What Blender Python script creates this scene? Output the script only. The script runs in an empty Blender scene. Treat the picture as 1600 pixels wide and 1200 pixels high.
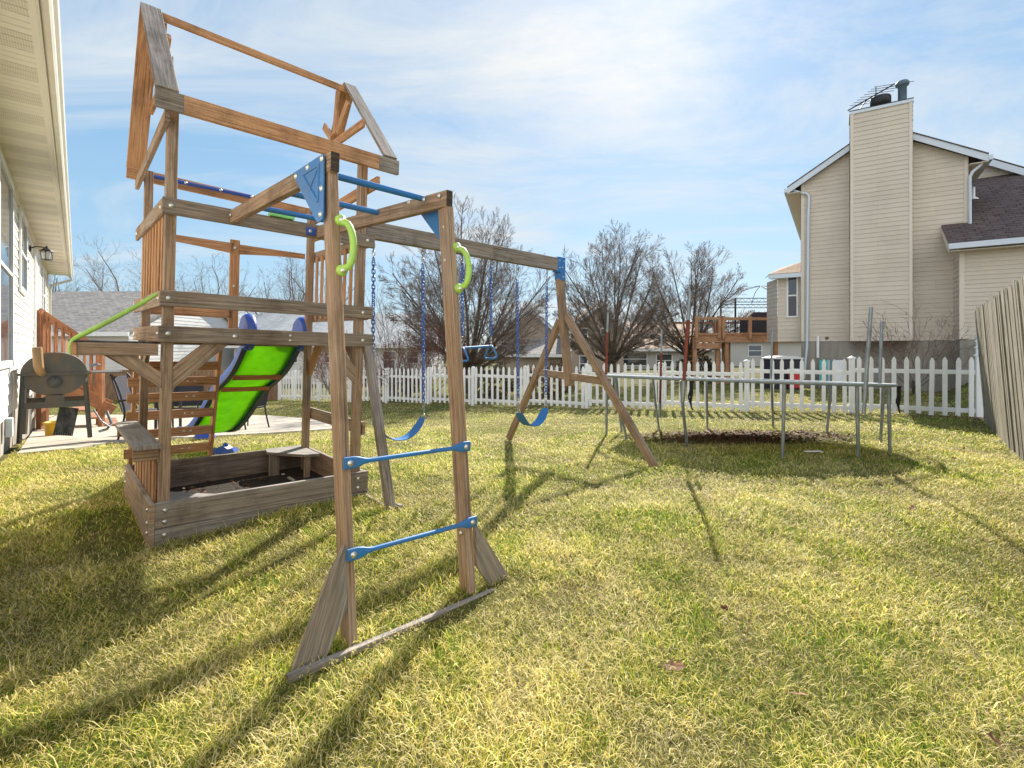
import bpy, math, random
import numpy as np
from mathutils import Vector, Matrix
random.seed(7); rng = np.random.default_rng(11)
S = bpy.context.scene; COL = S.collection
R = math.radians
# ---------------- camera, sky, sun, exposure
cd = bpy.data.cameras.new('camera'); cam = bpy.data.objects.new('camera', cd); COL.objects.link(cam)
cam.location = (0, 0, 1.3); cam.rotation_euler = (R(90), 0, 0)
cd.sensor_width = 36; cd.lens = 785/1600*36; cd.shift_y = -52/1600; cd.clip_start = .05; cd.clip_end = 2000
S.camera = cam
SUN_AZ, SUN_EL = R(16), R(36)
w = bpy.data.worlds.new('World'); S.world = w; w.use_nodes = True
nt = w.node_tree; nt.nodes.clear(); N = nt.nodes.new; L = nt.links.new
out = N('ShaderNodeOutputWorld'); bg = N('ShaderNodeBackground'); L(bg.outputs[0], out.inputs[0])
sky = N('ShaderNodeTexSky'); sky.sky_type = 'NISHITA'; sky.sun_disc = False
sky.sun_elevation = SUN_EL; sky.sun_rotation = SUN_AZ; sky.air_density = 1.0; sky.dust_density = .6; sky.ozone_density = 1.6
bg.inputs[1].default_value = .15
tc = N('ShaderNodeTexCoord'); sep = N('ShaderNodeSeparateXYZ'); L(tc.outputs['Generated'], sep.inputs[0])
def mth(op, a, b=None, clamp=False):
    n = N('ShaderNodeMath'); n.operation = op; n.use_clamp = clamp
    for i, x in enumerate((a, b)):
        if x is None: continue
        if isinstance(x, (int, float)): n.inputs[i].default_value = x
        else: L(x, n.inputs[i])
    return n.outputs[0]
zz = mth('ADD', mth('MAXIMUM', sep.outputs[2], 0.0), .22)
cx = mth('DIVIDE', sep.outputs[0], zz); cy = mth('DIVIDE', sep.outputs[1], zz)
cmb = N('ShaderNodeCombineXYZ'); L(cx, cmb.inputs[0]); L(cy, cmb.inputs[1])
mp = N('ShaderNodeMapping'); L(cmb.outputs[0], mp.inputs[0]); mp.inputs['Rotation'].default_value = (0, 0, R(-28)); mp.inputs['Scale'].default_value = (.55, 1.25, 1)
mp.inputs['Location'].default_value = (3.4, 1.7, 0)
def noise(vec, sc, det, rough, dist=0):
    n = N('ShaderNodeTexNoise'); L(vec, n.inputs['Vector']); n.inputs['Scale'].default_value = sc
    n.inputs['Detail'].default_value = det; n.inputs['Roughness'].default_value = rough; n.inputs['Distortion'].default_value = dist
    return n.outputs['Fac']
n1 = noise(mp.outputs[0], 1.25, 12, .66, .9); n2 = noise(mp.outputs[0], .5, 4, .5, .4)
cl = mth('MULTIPLY', mth('ADD', n1, mth('MULTIPLY', mth('SUBTRACT', n2, .5), 1.1)), 1.0)
rmp = N('ShaderNodeValToRGB'); L(cl, rmp.inputs[0])
rmp.color_ramp.elements[0].position = .46; rmp.color_ramp.elements[0].color = (.02, .02, .02, 1)
rmp.color_ramp.elements[1].position = .74; rmp.color_ramp.elements[1].color = (.95, .95, .95, 1)
def mixc(f, a, b, mode='MIX'):
    x = N('ShaderNodeMix'); x.data_type = 'RGBA'; x.blend_type = mode
    for i, v in ((0, f), (6, a), (7, b)):
        if isinstance(v, (int, float)): x.inputs[i].default_value = v
        elif isinstance(v, tuple): x.inputs[i].default_value = (*v, 1)
        else: L(v, x.inputs[i])
    return x.outputs[2]
def ramp2(v, a, b):
    r = N('ShaderNodeMapRange'); r.interpolation_type = 'SMOOTHSTEP'; L(v, r.inputs[0]); r.inputs[1].default_value = a; r.inputs[2].default_value = b; return r.outputs[0]
elev = mixc(ramp2(sep.outputs[2], .0, .75), (1.08, 1.74, 2.25), (.40, 1.08, 2.05))      # clear air, paler at the horizon
air = mixc(.12, elev, sky.outputs[0])
behind = mth('MULTIPLY', ramp2(sep.outputs[1], .25, -.6), 1.0)                        # unseen bright cloud added behind the camera as fill light for shaded faces
glow = N('ShaderNodeVectorMath'); glow.operation = 'DOT_PRODUCT'; L(tc.outputs['Generated'], glow.inputs[0])
sdv_ = (math.sin(SUN_AZ)*math.cos(SUN_EL), math.cos(SUN_AZ)*math.cos(SUN_EL), math.sin(SUN_EL)); glow.inputs[1].default_value = sdv_
gl = mth('POWER', mth('MAXIMUM', glow.outputs['Value'], 0.0), 26.0)
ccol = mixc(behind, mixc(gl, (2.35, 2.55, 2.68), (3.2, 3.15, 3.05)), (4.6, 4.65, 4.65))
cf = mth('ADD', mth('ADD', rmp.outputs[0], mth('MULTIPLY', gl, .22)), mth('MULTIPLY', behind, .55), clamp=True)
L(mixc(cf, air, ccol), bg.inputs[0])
sd = bpy.data.lights.new('sun', 'SUN'); sun = bpy.data.objects.new('sun', sd); COL.objects.link(sun)
sd.energy = 4.9; sd.angle = R(.6); sd.color = (1, .93, .82)
sv = Vector((math.sin(SUN_AZ)*math.cos(SUN_EL), math.cos(SUN_AZ)*math.cos(SUN_EL), math.sin(SUN_EL)))
sun.rotation_euler = sv.to_track_quat('Z', 'Y').to_euler(); sun.location = (6, 20, 15)
S.view_settings.view_transform = 'Standard'; S.view_settings.look = 'None'; S.view_settings.gamma = 1
S.view_settings.exposure = 1.15
S.render.engine = 'CYCLES'

# ---------------- materials
def mat(name, col=(.5, .5, .5), rough=.6, metal=0, spec=.5):
    m = bpy.data.materials.new(name); m.use_nodes = True
    b = m.node_tree.nodes['Principled BSDF']
    b.inputs['Base Color'].default_value = (*col, 1); b.inputs['Roughness'].default_value = rough
    b.inputs['Metallic'].default_value = metal; b.inputs['Specular IOR Level'].default_value = spec
    return m
class G:      # small node-graph helper
    def __init__(s, m): s.m = m; s.t = m.node_tree; s.b = s.t.nodes['Principled BSDF']
    def n(s, k, **kw):
        x = s.t.nodes.new(k)
        for a, v in kw.items(): setattr(x, a, v)
        return x
    def l(s, a, b): s.t.links.new(a, b)
    def vec(s, kind='UV', scale=(1, 1, 1), rot=(0, 0, 0)):
        mp = s.n('ShaderNodeMapping')
        if kind == 'POS': s.l(s.n('ShaderNodeNewGeometry').outputs['Position'], mp.inputs[0])
        else: s.l(s.n('ShaderNodeTexCoord').outputs[kind], mp.inputs[0])
        mp.inputs['Scale'].default_value = scale; mp.inputs['Rotation'].default_value = rot
        return mp.outputs[0]
    def noise(s, v, sc=1, det=4, ro=.5, di=0):
        n = s.n('ShaderNodeTexNoise'); s.l(v, n.inputs['Vector'])
        for k, x in (('Scale', sc), ('Detail', det), ('Roughness', ro), ('Distortion', di)): n.inputs[k].default_value = x
        return n.outputs['Fac']
    def ramp(s, f, stops):
        r = s.n('ShaderNodeValToRGB'); s.l(f, r.inputs[0]); e = r.color_ramp.elements
        while len(e) < len(stops): e.new(.5)
        for i, (p, c) in enumerate(stops):
            e[i].position = p; e[i].color = (*c, 1) if len(c) == 3 else c
        return r.outputs[0]
    def mix(s, f, a, b, mode='MIX'):
        x = s.n('ShaderNodeMix', data_type='RGBA', blend_type=mode)
        for i, v in ((0, f), (6, a), (7, b)):
            if isinstance(v, (int, float)): x.inputs[i].default_value = v
            elif isinstance(v, tuple): x.inputs[i].default_value = (*v, 1)
            else: s.l(v, x.inputs[i])
        return x.outputs[2]
    def math(s, op, a, b=0):
        x = s.n('ShaderNodeMath', operation=op)
        for i, v in enumerate((a, b)):
            if isinstance(v, (int, float)): x.inputs[i].default_value = v
            else: s.l(v, x.inputs[i])
        return x.outputs[0]
    def bump(s, h, st=.3, d=.005):
        x = s.n('ShaderNodeBump'); x.inputs['Strength'].default_value = st; x.inputs['Distance'].default_value = d
        s.l(h, x.inputs['Height']); s.l(x.outputs[0], s.b.inputs['Normal'])
    def col(s, c): s.l(c, s.b.inputs['Base Color'])
def wood(name, c1, c2, gray=(.36, .34, .32), top=.6, blot=.35, sc=1):
    m = mat(name, c1, .82, spec=.25); g = G(m)
    grain = g.noise(g.vec('UV', (2.2*sc, 75*sc, 1)), 1, 5, .65, .6)
    fine = g.noise(g.vec('UV', (9, 330, 1)), 1, 3, .7)
    big = g.noise(g.vec('UV', (1.1, 5, 1)), 1, 3, .6)
    c = g.ramp(grain, [(.3, tuple(x*.5 for x in c2)), (.44, c2), (.6, c1), (.78, tuple(min(1, x*1.3) for x in c1))])
    c = g.mix(g.math('MULTIPLY', g.ramp(fine, [(.35, (1, 1, 1)), (.6, (0, 0, 0))]), .45), c, tuple(x*.4 for x in c2))
    geo = g.n('ShaderNodeNewGeometry'); sp = g.n('ShaderNodeSeparateXYZ'); g.l(geo.outputs['Normal'], sp.inputs[0])
    upf = g.ramp(sp.outputs[2], [(.55, (0, 0, 0)), (.8, (top,)*3)])
    gr = g.ramp(grain, [(.3, tuple(x*.45 for x in gray)), (.6, gray), (.8, tuple(x*1.25 for x in gray))])
    gf = g.math('MAXIMUM', upf, g.math('MULTIPLY', g.ramp(big, [(.45, (0, 0, 0)), (.72, (1, 1, 1))]), blot))
    c = g.mix(gf, c, gr)
    vo = g.n('ShaderNodeTexVoronoi'); vo.inputs['Scale'].default_value = 1; g.l(g.vec('UV', (2.3, 17, 1)), vo.inputs['Vector'])
    kn = g.ramp(vo.outputs['Distance'], [(.06, (.8,)*3), (.13, (0,)*3)])
    sel = g.ramp(g.noise(g.vec('UV', (1.3, 9, 1)), 1.7, 1), [(.54, (0,)*3), (.58, (1,)*3)])
    c = g.mix(g.math('MULTIPLY', kn, sel), c, tuple(x*.3 for x in c2))
    chk = g.ramp(g.noise(g.vec('UV', (1.6, 150, 1)), 1, 2, .5, .3), [(.66, (0,)*3), (.70, (.85,)*3)]); c = g.mix(chk, c, tuple(x*.28 for x in c2))
    st = g.ramp(g.noise(g.vec('POS', (1, 1, .6)), 3.2, 6, .65), [(.34, (.66, .64, .62)), (.48, (1, 1, 1)), (.75, (1.15, 1.13, 1.1))]); c = g.mix(1., c, st, 'MULTIPLY')
    g.col(c); g.bump(g.math('SUBTRACT', g.math('ADD', grain, g.math('MULTIPLY', fine, .5)), chk), .6, .003)
    return m
M = {}
M['wood'] = wood('cedar_wood', (.43, .295, .20), (.28, .185, .12), gray=(.36, .33, .30), top=.75, blot=.5)
M['warm'] = wood('sheltered_wood', (.60, .34, .175), (.44, .225, .11), top=.3, blot=.15)
M['gray'] = wood('weathered_wood', (.33, .275, .225), (.20, .165, .135), gray=(.34, .32, .31), top=.8, blot=.8)
M['dark'] = wood('dark_weathered_wood', (.31, .24, .185), (.19, .145, .11), gray=(.28, .25, .22), top=.7, blot=.5)
M['fence'] = wood('old_fence_wood', (.36, .325, .25), (.21, .185, .13), gray=(.38, .36, .30), top=.3, blot=.6, sc=.8)
M['brownfence'] = wood('brown_fence_wood', (.36, .22, .13), (.22, .13, .075), top=.2, blot=.3)
M['redwood'] = wood('stained_redwood', (.46, .215, .11), (.34, .145, .07), top=.2, blot=.05)
M['deckwood'] = wood('deck_wood', (.50, .29, .165), (.38, .20, .11), top=.2, blot=.1)
M['endgrain'] = wood('end_grain_wood', (.10, .075, .06), (.06, .045, .035), gray=(.1, .09, .08), top=.2, blot=.3)
def plastic(name, col, rough=.38, v=.2, tr=0):
    m = mat(name, col, rough); g = G(m)
    f = g.noise(g.vec('POS', (1, 1, 1)), 6, 5, .6)
    g.col(g.mix(g.ramp(f, [(.35, (0,)*3), (.75, (1,)*3)]), col, tuple(x*(1-v*2)+.04 for x in col)))
    r = g.n('ShaderNodeMapRange'); g.l(g.noise(g.vec('POS'), 30, 4, .6), r.inputs[0]); r.inputs[3].default_value = rough-.1; r.inputs[4].default_value = rough+.25
    g.l(r.outputs[0], g.b.inputs['Roughness'])
    return m
M['blue'] = plastic('blue_plastic', (.012, .16, .46)); M['blue2'] = plastic('deep_blue_plastic', (.01, .07, .42))
M['navy'] = plastic('navy_plastic', (.006, .022, .085)); M['lime'] = plastic('lime_plastic', (.36, .62, .10))
M['mint'] = plastic('mint_plastic', (.25, .72, .22)); M['red'] = plastic('red_plastic', (.6, .02, .03)); M['paleblue'] = plastic('pale_blue_plastic', (.03, .13, .55))
M['tread'] = mat('bolt_steel', (.62, .62, .58), .35, .9)
m = M['slidegreen'] = mat('translucent_green_plastic', (.20, .75, .01), .35)
g = G(m); tr = g.n('ShaderNodeBsdfTranslucent'); tr.inputs[0].default_value = (.40, .78, .03, 1)
ms = g.n('ShaderNodeMixShader'); ms.inputs[0].default_value = .5
gn = g.noise(g.vec('POS', (1, 1, 1)), 5, 6, .65); g.col(g.ramp(gn, [(.35, (.13, .50, .01)), (.7, (.24, .70, .03))])); g.l(g.ramp(gn, [(.35, (.30, .62, .02)), (.65, (.40, .74, .04))]), tr.inputs[0])
o = m.node_tree.nodes['Material Output']; g.l(g.b.outputs[0], ms.inputs[1]); g.l(tr.outputs[0], ms.inputs[2]); g.l(ms.outputs[0], o.inputs[0])
def painted(name, col, rough=.5, dirt=.25, sc=2.5, dcol=None, spec=.4, seams=False):
    m = mat(name, col, rough, spec=spec); g = G(m)
    f = g.noise(g.vec('POS', (1, 1, .5)), sc, 6, .65)
    d = dcol or tuple(x*.6 for x in col)
    c = g.mix(g.math('MULTIPLY', g.ramp(f, [(.42, (0,)*3), (.8, (1,)*3)]), dirt), col, d)
    if seams:
        br = g.n('ShaderNodeTexBrick'); g.l(g.vec('UV', (1, 1, 1)), br.inputs['Vector']); br.offset = .41
        for k, x in (('Scale', 1.), ('Mortar Size', .003), ('Mortar Smooth', .2), ('Brick Width', 3.7), ('Row Height', .294), ('Bias', 0.)): br.inputs[k].default_value = x
        br.inputs['Color1'].default_value = (1, 1, 1, 1); br.inputs['Color2'].default_value = (.93, .925, .915, 1); br.inputs['Mortar'].default_value = (.78, .77, .75, 1); c = g.mix(1., c, br.outputs['Color'], 'MULTIPLY')
        g.bump(g.noise(g.vec('POS', (1, 1, .4)), 2.2, 3, .5), .5, .012)
    g.col(c); return m
M['cream'] = painted('cream_vinyl_siding', (.84, .81, .74), .45, .3, 1.5, (.55, .51, .43), seams=True)
M['soffit'] = painted('cream_soffit', (.72, .68, .56), .5, .25, 2)
M['gutter'] = painted('cream_gutter_paint', (.62, .585, .48), .4, .4, 4)
M['beige'] = painted('beige_vinyl_siding', (.62, .545, .455), .5, .35, 1.2, seams=True)
M['beigetrim'] = painted('beige_trim', (.66, .59, .50), .5, .15)
M['white'] = painted('white_vinyl', (.80, .81, .83), .35, .45, 7, (.50, .51, .44)); M['whitewall'] = painted('pale_house_wall', (.66, .66, .65), .6, .3, 1)
M['bluegray'] = painted('pale_metal_trim', (.60, .66, .74), .4, .2); M['tan'] = painted('tan_house_wall', (.38, .31, .24), .7, .3, 1)
M['greywall'] = painted('grey_house_wall', (.48, .47, .45), .7, .2, 1)
M['steel'] = painted('galvanised_steel', (.30, .34, .37), .42, .8, 14, (.13, .14, .14)); M['steel'].node_tree.nodes['Principled BSDF'].inputs['Metallic'].default_value = .55
M['rust'] = painted('rusty_steel', (.22, .055, .035), .8, .9, 20, (.10, .03, .02)); M['rim'] = painted('worn_rim_steel', (.22, .27, .30), .75, .8, 18, (.40, .36, .32))
M['black'] = painted('black_metal', (.018, .018, .02), .5, .4, 8, (.05, .05, .05)); M['netblack'] = mat('black_webbing', (.012, .012, .014), .9)
M['chainblue'] = plastic('blue_coated_chain', (.03, .12, .42), .4); M['chain'] = mat('chain_steel', (.30, .31, .33), .35, .85)
M['rope'] = mat('clear_plastic_coating', (.5, .5, .5), .3)
M['smoker'] = painted('scorched_smoker_steel', (.085, .092, .09), .5, .95, 5, (.19, .115, .06)); M['smokersoot'] = painted('soot_black', (.02, .02, .02), .8, .5, 8, (.3, .28, .24))
M['tanmetal'] = painted('heat_tanned_metal', (.42, .25, .12), .5, .6, 9, (.15, .14, .13))
M['yellow'] = plastic('yellow_plastic', (.7, .42, .02)); M['teal'] = plastic('teal_plastic', (.02, .45, .45)); M['bark'] = None
M['fabric'] = mat('dark_cover_fabric', (.03, .03, .045), .9)
m = M['concrete'] = mat('patio_concrete', (.5, .45, .38), .9); g = G(m)
g.col(g.ramp(g.noise(g.vec('POS'), 1.6, 9, .7), [(.3, (.30, .265, .215)), (.7, (.50, .445, .365))])); g.bump(g.noise(g.vec('POS'), 80, 4), .3, .003)
m = M['found'] = mat('foundation_concrete', (.4, .36, .3), .9); g = G(m)
g.col(g.ramp(g.noise(g.vec('POS', (1.6, 1.6, .25)), 1.4, 7, .7), [(.3, (.20, .185, .16)), (.7, (.40, .365, .31))])); g.bump(g.noise(g.vec('POS'), 25, 4), .3, .004)
m = M['glass'] = mat('window_glass', (.035, .05, .07), .04, 0, .9); g = G(m)
def shingle(name, a, b, c, sc=(1, 1, 1)):
    m = mat(name, a, .95, spec=.15); g = G(m); v = g.vec('UV', sc)
    br = g.n('ShaderNodeTexBrick'); g.l(v, br.inputs['Vector']); br.offset = .37; br.offset_frequency = 2; br.squash = 1
    for k, x in (('Scale', 1.), ('Mortar Size', .012), ('Brick Width', .30), ('Row Height', .14), ('Bias', 0.)): br.inputs[k].default_value = x
    br.inputs['Color1'].default_value = (*a, 1); br.inputs['Color2'].default_value = (*b, 1); br.inputs['Mortar'].default_value = (*c, 1)
    f = g.noise(g.vec('UV', (3.3, 7.1, 1)), 1, 3, .6)
    g.col(g.mix(g.ramp(f, [(.4, (0,)*3), (.62, (.7,)*3)]), br.outputs['Color'], b)); g.bump(br.outputs['Fac'], -.6, .012)
    return m
M['shgray'] = shingle('grey_shingles', (.19, .18, .18), (.34, .31, .28), (.08, .08, .08))
M['shbrown'] = shingle('brown_shingles', (.085, .064, .06), (.14, .108, .10), (.02, .016, .016))
M['shpale'] = shingle('pale_grey_shingles', (.36, .38, .39), (.47, .48, .48), (.25, .25, .25)); M['shtan'] = shingle('tan_shingles', (.38, .28, .21), (.46, .35, .27), (.25, .17, .1))
m = M['barkm'] = mat('tree_bark', (.13, .1, .08), .9); g = G(m)
g.col(g.ramp(g.noise(g.vec('POS', (1, 1, .3)), 12, 5, .6), [(.3, (.06, .045, .035)), (.75, (.17, .135, .105))])); g.bump(g.noise(g.vec('POS', (1, 1, .3)), 30, 4), .5, .01)
m = M['twig'] = mat('twig_bark', (.13, .095, .075), .9); g = G(m)
g.col(g.ramp(g.noise(g.vec('POS'), 2.5, 3, .6), [(.3, (.11, .085, .07)), (.75, (.25, .20, .165))]))
M['redtwig'] = mat('reddish_twig_bark', (.17, .085, .065), .9)

# ---------------- mesh builder
WM = {}
def V(*a): return Vector(a[0] if len(a) == 1 else a)
class MB:
    def __init__(s): s.v = []; s.f = []; s.uv = []; s.sm = []; s.mi = []; s.T = None
    def add(s, vs, fs, uvs, smooth=False, mi=0):
        b = len(s.v); s.v += [tuple(x) for x in vs]
        for f, u in zip(fs, uvs): s.f.append([b+i for i in f]); s.uv.append(u); s.sm.append(smooth); s.mi.append(mi)
    def beam(s, p0, p1, w, h, up=(0, 0, 1), ch=.003, mi=0, ends=None):
        p0, p1, up = V(p0), V(p1), V(up); a = p1-p0; Ln = a.length; a.normalize()
        sd = a.cross(up); 
        if sd.length < 1e-4: sd = a.cross(V(0, 1, 0))
        sd.normalize(); up = sd.cross(a); x, y = w/2, h/2; c = min(ch, x*.4, y*.4)
        sec = [(-x+c, -y), (x-c, -y), (x, -y+c), (x, y-c), (x-c, y), (-x+c, y), (-x, y-c), (-x, -y+c)]
        vs = [p0+sd*i+up*j for i, j in sec]+[p1+sd*i+up*j for i, j in sec]
        uo, vo = random.uniform(0, 50), random.uniform(0, 50); per = [0]
        for k in range(8): per.append(per[-1]+math.hypot(sec[(k+1) % 8][0]-sec[k][0], sec[(k+1) % 8][1]-sec[k][1]))
        fs, us = [], []
        for k in range(8):
            fs.append([k, (k+1) % 8, 8+(k+1) % 8, 8+k]); us.append([(uo, vo+per[k]), (uo, vo+per[k+1]), (uo+Ln, vo+per[k+1]), (uo+Ln, vo+per[k])])
        s.add(vs, fs, us, mi=mi)
        e = mi if ends is None else ends
        s.add(vs, [list(range(7, -1, -1)), list(range(8, 16))], [[(uo+i*.1, vo+j) for i, j in reversed(sec)], [(uo+i*.1, vo+j) for i, j in sec]], mi=e)
    def bx(s, x0, x1, y0, y1, z0, z1, ch=.003, mi=0, ax=None):
        d = (x1-x0, y1-y0, z1-z0); k = ax if ax is not None else d.index(max(d)); X, Y, Z = (x0+x1)/2, (y0+y1)/2, (z0+z1)/2
        if k == 0: s.beam((x0, Y, Z), (x1, Y, Z), y1-y0, z1-z0, (0, 0, 1), ch, mi)
        elif k == 1: s.beam((X, y0, Z), (X, y1, Z), x1-x0, z1-z0, (0, 0, 1), ch, mi)
        else: s.beam((X, Y, z0), (X, Y, z1), x1-x0, y1-y0, (0, 1, 0), ch, mi)
    def prism(s, pts, ext, grain=None, mi=0):
        pts = [V(p) for p in pts]; ext = V(ext); n = len(pts); g = V(grain) if grain else (pts[1]-pts[0]); g = g.normalized(); q = ext.normalized().cross(g)
        uo, vo = random.uniform(0, 50), random.uniform(0, 50); uv = [(uo+p.dot(g), vo+p.dot(q)) for p in pts]
        vs = pts+[p+ext for p in pts]
        fs = [list(range(n))[::-1], [n+i for i in range(n)]]; us = [uv[::-1], uv]
        for i in range(n):
            j = (i+1) % n; l = (pts[j]-pts[i]); e = ext.length
            if abs(l.normalized().dot(g)) > .5: u = [uv[i], uv[j], (uv[j][0], uv[j][1]+e), (uv[i][0], uv[i][1]+e)]
            else: u = [uv[i], uv[j], (uv[j][0]+e*.1, uv[j][1]), (uv[i][0]+e*.1, uv[i][1])]
            fs.append([i, j, n+j, n+i]); us.append(u)
        s.add(vs, fs, us, mi=mi)
    def tube(s, pts, r, n=10, mi=0, caps=True, smooth=True, closed=False):
        pts = [V(p) for p in pts]; m = len(pts); rs = r if isinstance(r, (list, tuple)) else [r]*m
        vs, fs, us = [], [], []; ref = None; ln = 0
        for i, p in enumerate(pts):
            if closed: d = pts[(i+1) % m]-pts[i-1]
            else: d = pts[min(i+1, m-1)]-pts[max(i-1, 0)]
            d.normalize()
            if ref is None: ref = d.orthogonal().normalized()
            ref = (ref-d*ref.dot(d)).normalized(); b = d.cross(ref)
            if i: ln += (p-pts[i-1]).length
            for k in range(n):
                t = 2*math.pi*k/n; vs.append(p+(ref*math.cos(t)+b*math.sin(t))*rs[i])
        for i in range(m if closed else m-1):
            j = (i+1) % m
            for k in range(n):
                l = (k+1) % n; fs.append([i*n+k, i*n+l, j*n+l, j*n+k]); us.append([(i*.1, k*.02), (i*.1, k*.02+.02), (i*.1+.1, k*.02+.02), (i*.1+.1, k*.02)])
        s.add(vs, fs, us, smooth, mi)
        if caps and not closed: s.add(vs, [list(range(n))[::-1], [(m-1)*n+k for k in range(n)]], [[(0, 0)]*n, [(0, 0)]*n], False, mi)
    def lathe(s, c, ax, prof, n=16, mi=0, smooth=True, sx=1):
        c, ax = V(c), V(ax).normalized(); u = ax.orthogonal().normalized(); v = ax.cross(u); m = len(prof); vs = []
        for (r, h) in prof:
            for k in range(n): t = 2*math.pi*k/n; vs.append(c+ax*h+(u*math.cos(t)+v*math.sin(t))*r)
        fs = [[i*n+k, i*n+(k+1) % n, (i+1)*n+(k+1) % n, (i+1)*n+k] for i in range(m-1) for k in range(n)]
        s.add(vs, fs, [[(0, 0)]*4]*len(fs), smooth, mi); s.add(vs, [list(range(n))[::-1], [(m-1)*n+k for k in range(n)]], [[(0, 0)]*n]*2, False, mi)
    def bolt(s, c, nrm, r=.011): s.lathe(V(c)-V(nrm).normalized()*.002, nrm, [(r*1.45, 0), (r*1.45, .004), (r, .0045), (r*.85, .008), (r*.4, .0105)], 12)
    def quad(s, p, uv=None, mi=0): s.add([V(q) for q in p], [list(range(len(p)))], [uv or [(0, 0)]*len(p)], False, mi)
    def build(s, name, m, parent=None, label=None, loc=None):
        me = bpy.data.meshes.new(name); Mw = WM[parent.name] if parent else Matrix.Translation(loc or (0, 0, 0)); inv = Mw.inverted()
        vs = [inv @ (s.T @ V(p)) for p in s.v] if s.T else [inv @ V(p) for p in s.v]
        me.from_pydata(vs, [], s.f); ul = me.uv_layers.new(name='UVMap')
        ul.data.foreach_set('uv', [c for u in s.uv for p in u for c in p])
        me.polygons.foreach_set('use_smooth', s.sm); me.polygons.foreach_set('material_index', s.mi)
        for x in (m if isinstance(m, (list, tuple)) else [m]): me.materials.append(x)
        me.update(); o = bpy.data.objects.new(name, me); COL.objects.link(o)
        if parent: o.parent = parent; WM[o.name] = Mw
        else: o.matrix_world = Mw; WM[o.name] = Mw
        if label: o['label'] = label
        return o
def tag(o, label=None, cat=None, group=None, kind=None):
    for k, v in (('label', label), ('category', cat), ('group', group), ('kind', kind)):
        if v: o[k] = v
    return o
def thing(name, label, cat, loc=(0, 0, 0), group=None, mw=None):
    o = bpy.data.objects.new(name, None); COL.objects.link(o); o.empty_display_size = .1
    m = mw if mw is not None else Matrix.Translation(loc); o.matrix_world = m; WM[o.name] = m.copy()
    return tag(o, label, cat, group)
def ss(a, b, x): t = np.clip((x-a)/(b-a), 0, 1); return t*t*(3-2*t)
def gz(x, y):     # lawn height
    x = np.asarray(x, float); y = np.asarray(y, float)
    z = -.0382*np.clip(8.93-x, 0, 18.5)*ss(5, 14, y)
    z = z + .10*np.clip(y-9.6, 0, 7)*ss(.86, .93, x/np.maximum(y, 1.))*(y > 9)
    z = z - .10*(1-ss(2.5, 4.1, y))
    z = z + .018*np.sin(x*.9+1.3)*np.sin(y*.7+.4)*ss(1, 3, y)*(1-ss(14, 20, y))
    return z
def gzf(x, y): return float(gz(x, y))
# ---------------- playset: frame s (along the swing beam), t (away from the ladder), z (0 = eye level)
def Rot(a, b, c): return Matrix.Rotation(b, 4, 'Y') @ Matrix.Rotation(c, 4, 'X') @ Matrix.Rotation(a, 4, 'Z')
T4 = Matrix.Translation((-1.587*1.5, 2.30*1.5, 1.3)) @ Rot(R(42.75), R(1.64), R(.35))
def L2W(s, t, z): return T4 @ Vector((s, t, z))
PS = thing('playset', 'weathered wooden backyard playset with roof frame, swing beam, monkey bars and green slide', 'playset', mw=T4 @ Matrix.Translation((0, 0, -1.28)))
def pm():
    m = MB(); m.T = T4; return m
def pb(name, x0, x1, y0, y1, z0, z1, mt='wood', ch=.003, parent=None, label=None, ax=None):
    m = pm(); m.bx(x0, x1, y0, y1, z0, z1, ch, ax=ax); return m.build(name, M[mt], parent or PS, label)
def pbeam(name, p0, p1, w, h, up=(0, 0, 1), mt='wood', parent=None, label=None, ch=.003):
    m = pm(); m.beam(p0, p1, w, h, up, ch); return m.build(name, M[mt], parent or PS, label)
def bolts(parent, pts, nrm, r=.010):
    for p in pts:
        m = pm(); m.bolt(p, nrm, r); m.build('bolt', M['tread'], parent)
F_ = (0, -1, 0); LF = (-1, 0, 0)
# corner posts
pb('post', -.012, .052, .035, .115, -1.29, 1.70); pb('post', 1.405, 1.47, .035, .115, -1.28, 1.70)
pb('post', .012, .072, 1.32, 1.40, -1.27, 1.56); pb('post', 1.42, 1.48, 1.24, 1.32, -1.27, 1.50)
# front rails
r = pb('rail', -.035, 1.535, 0, .034, .941, 1.053, 'dark'); bolts(r, [(.015, 0, 1.0), (1.47, 0, 1.0)], F_, .012)
r = pb('rail', -.035, 1.535, 0, .034, .307, .416, 'dark'); bolts(r, [(.012, 0, .362), (1.445, 0, .36)], F_, .012)
r = pb('deck_rail', -.04, 1.545, 0, .034, .058, .172, 'dark'); bolts(r, [(.015, 0, .118), (.43, 0, .113), (1.45, 0, .115)], F_, .012); bolts(r, [(.83, 0, .135), (.83, 0, .095)], F_, .008)
# left side rails and slats
for z0, z1, t1, mt in ((.945, 1.05, 1.43, 'wood'), (.305, .415, 1.43, 'wood'), (.06, .172, 1.45, 'wood')):
    r = pb('rail', -.036, -.014, .036, t1, z0, z1, mt); bolts(r, [(-.036, .09, (z0+z1)/2), (-.036, t1-.08, (z0+z1)/2)], LF)
for k in range(8): pb('slat', -.012, .006, .17+k*.142, .215+k*.142, .34, .99, 'warm')
# right side
for z0, z1 in ((.945, 1.045), (.30, .40), (.06, .17)): pb('rail', 1.482, 1.51, .036, 1.36, z0, z1, 'wood')
for k in range(8): pb('slat', 1.462, 1.48, .17+k*.135, .215+k*.135, .33, .98, 'warm')
pb('rail', 1.482, 1.51, .036, 1.36, -.73, -.615, 'wood')
pb('rail', 1.482, 1.51, .1, 1.36, 1.17, 1.225, 'warm')
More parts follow.
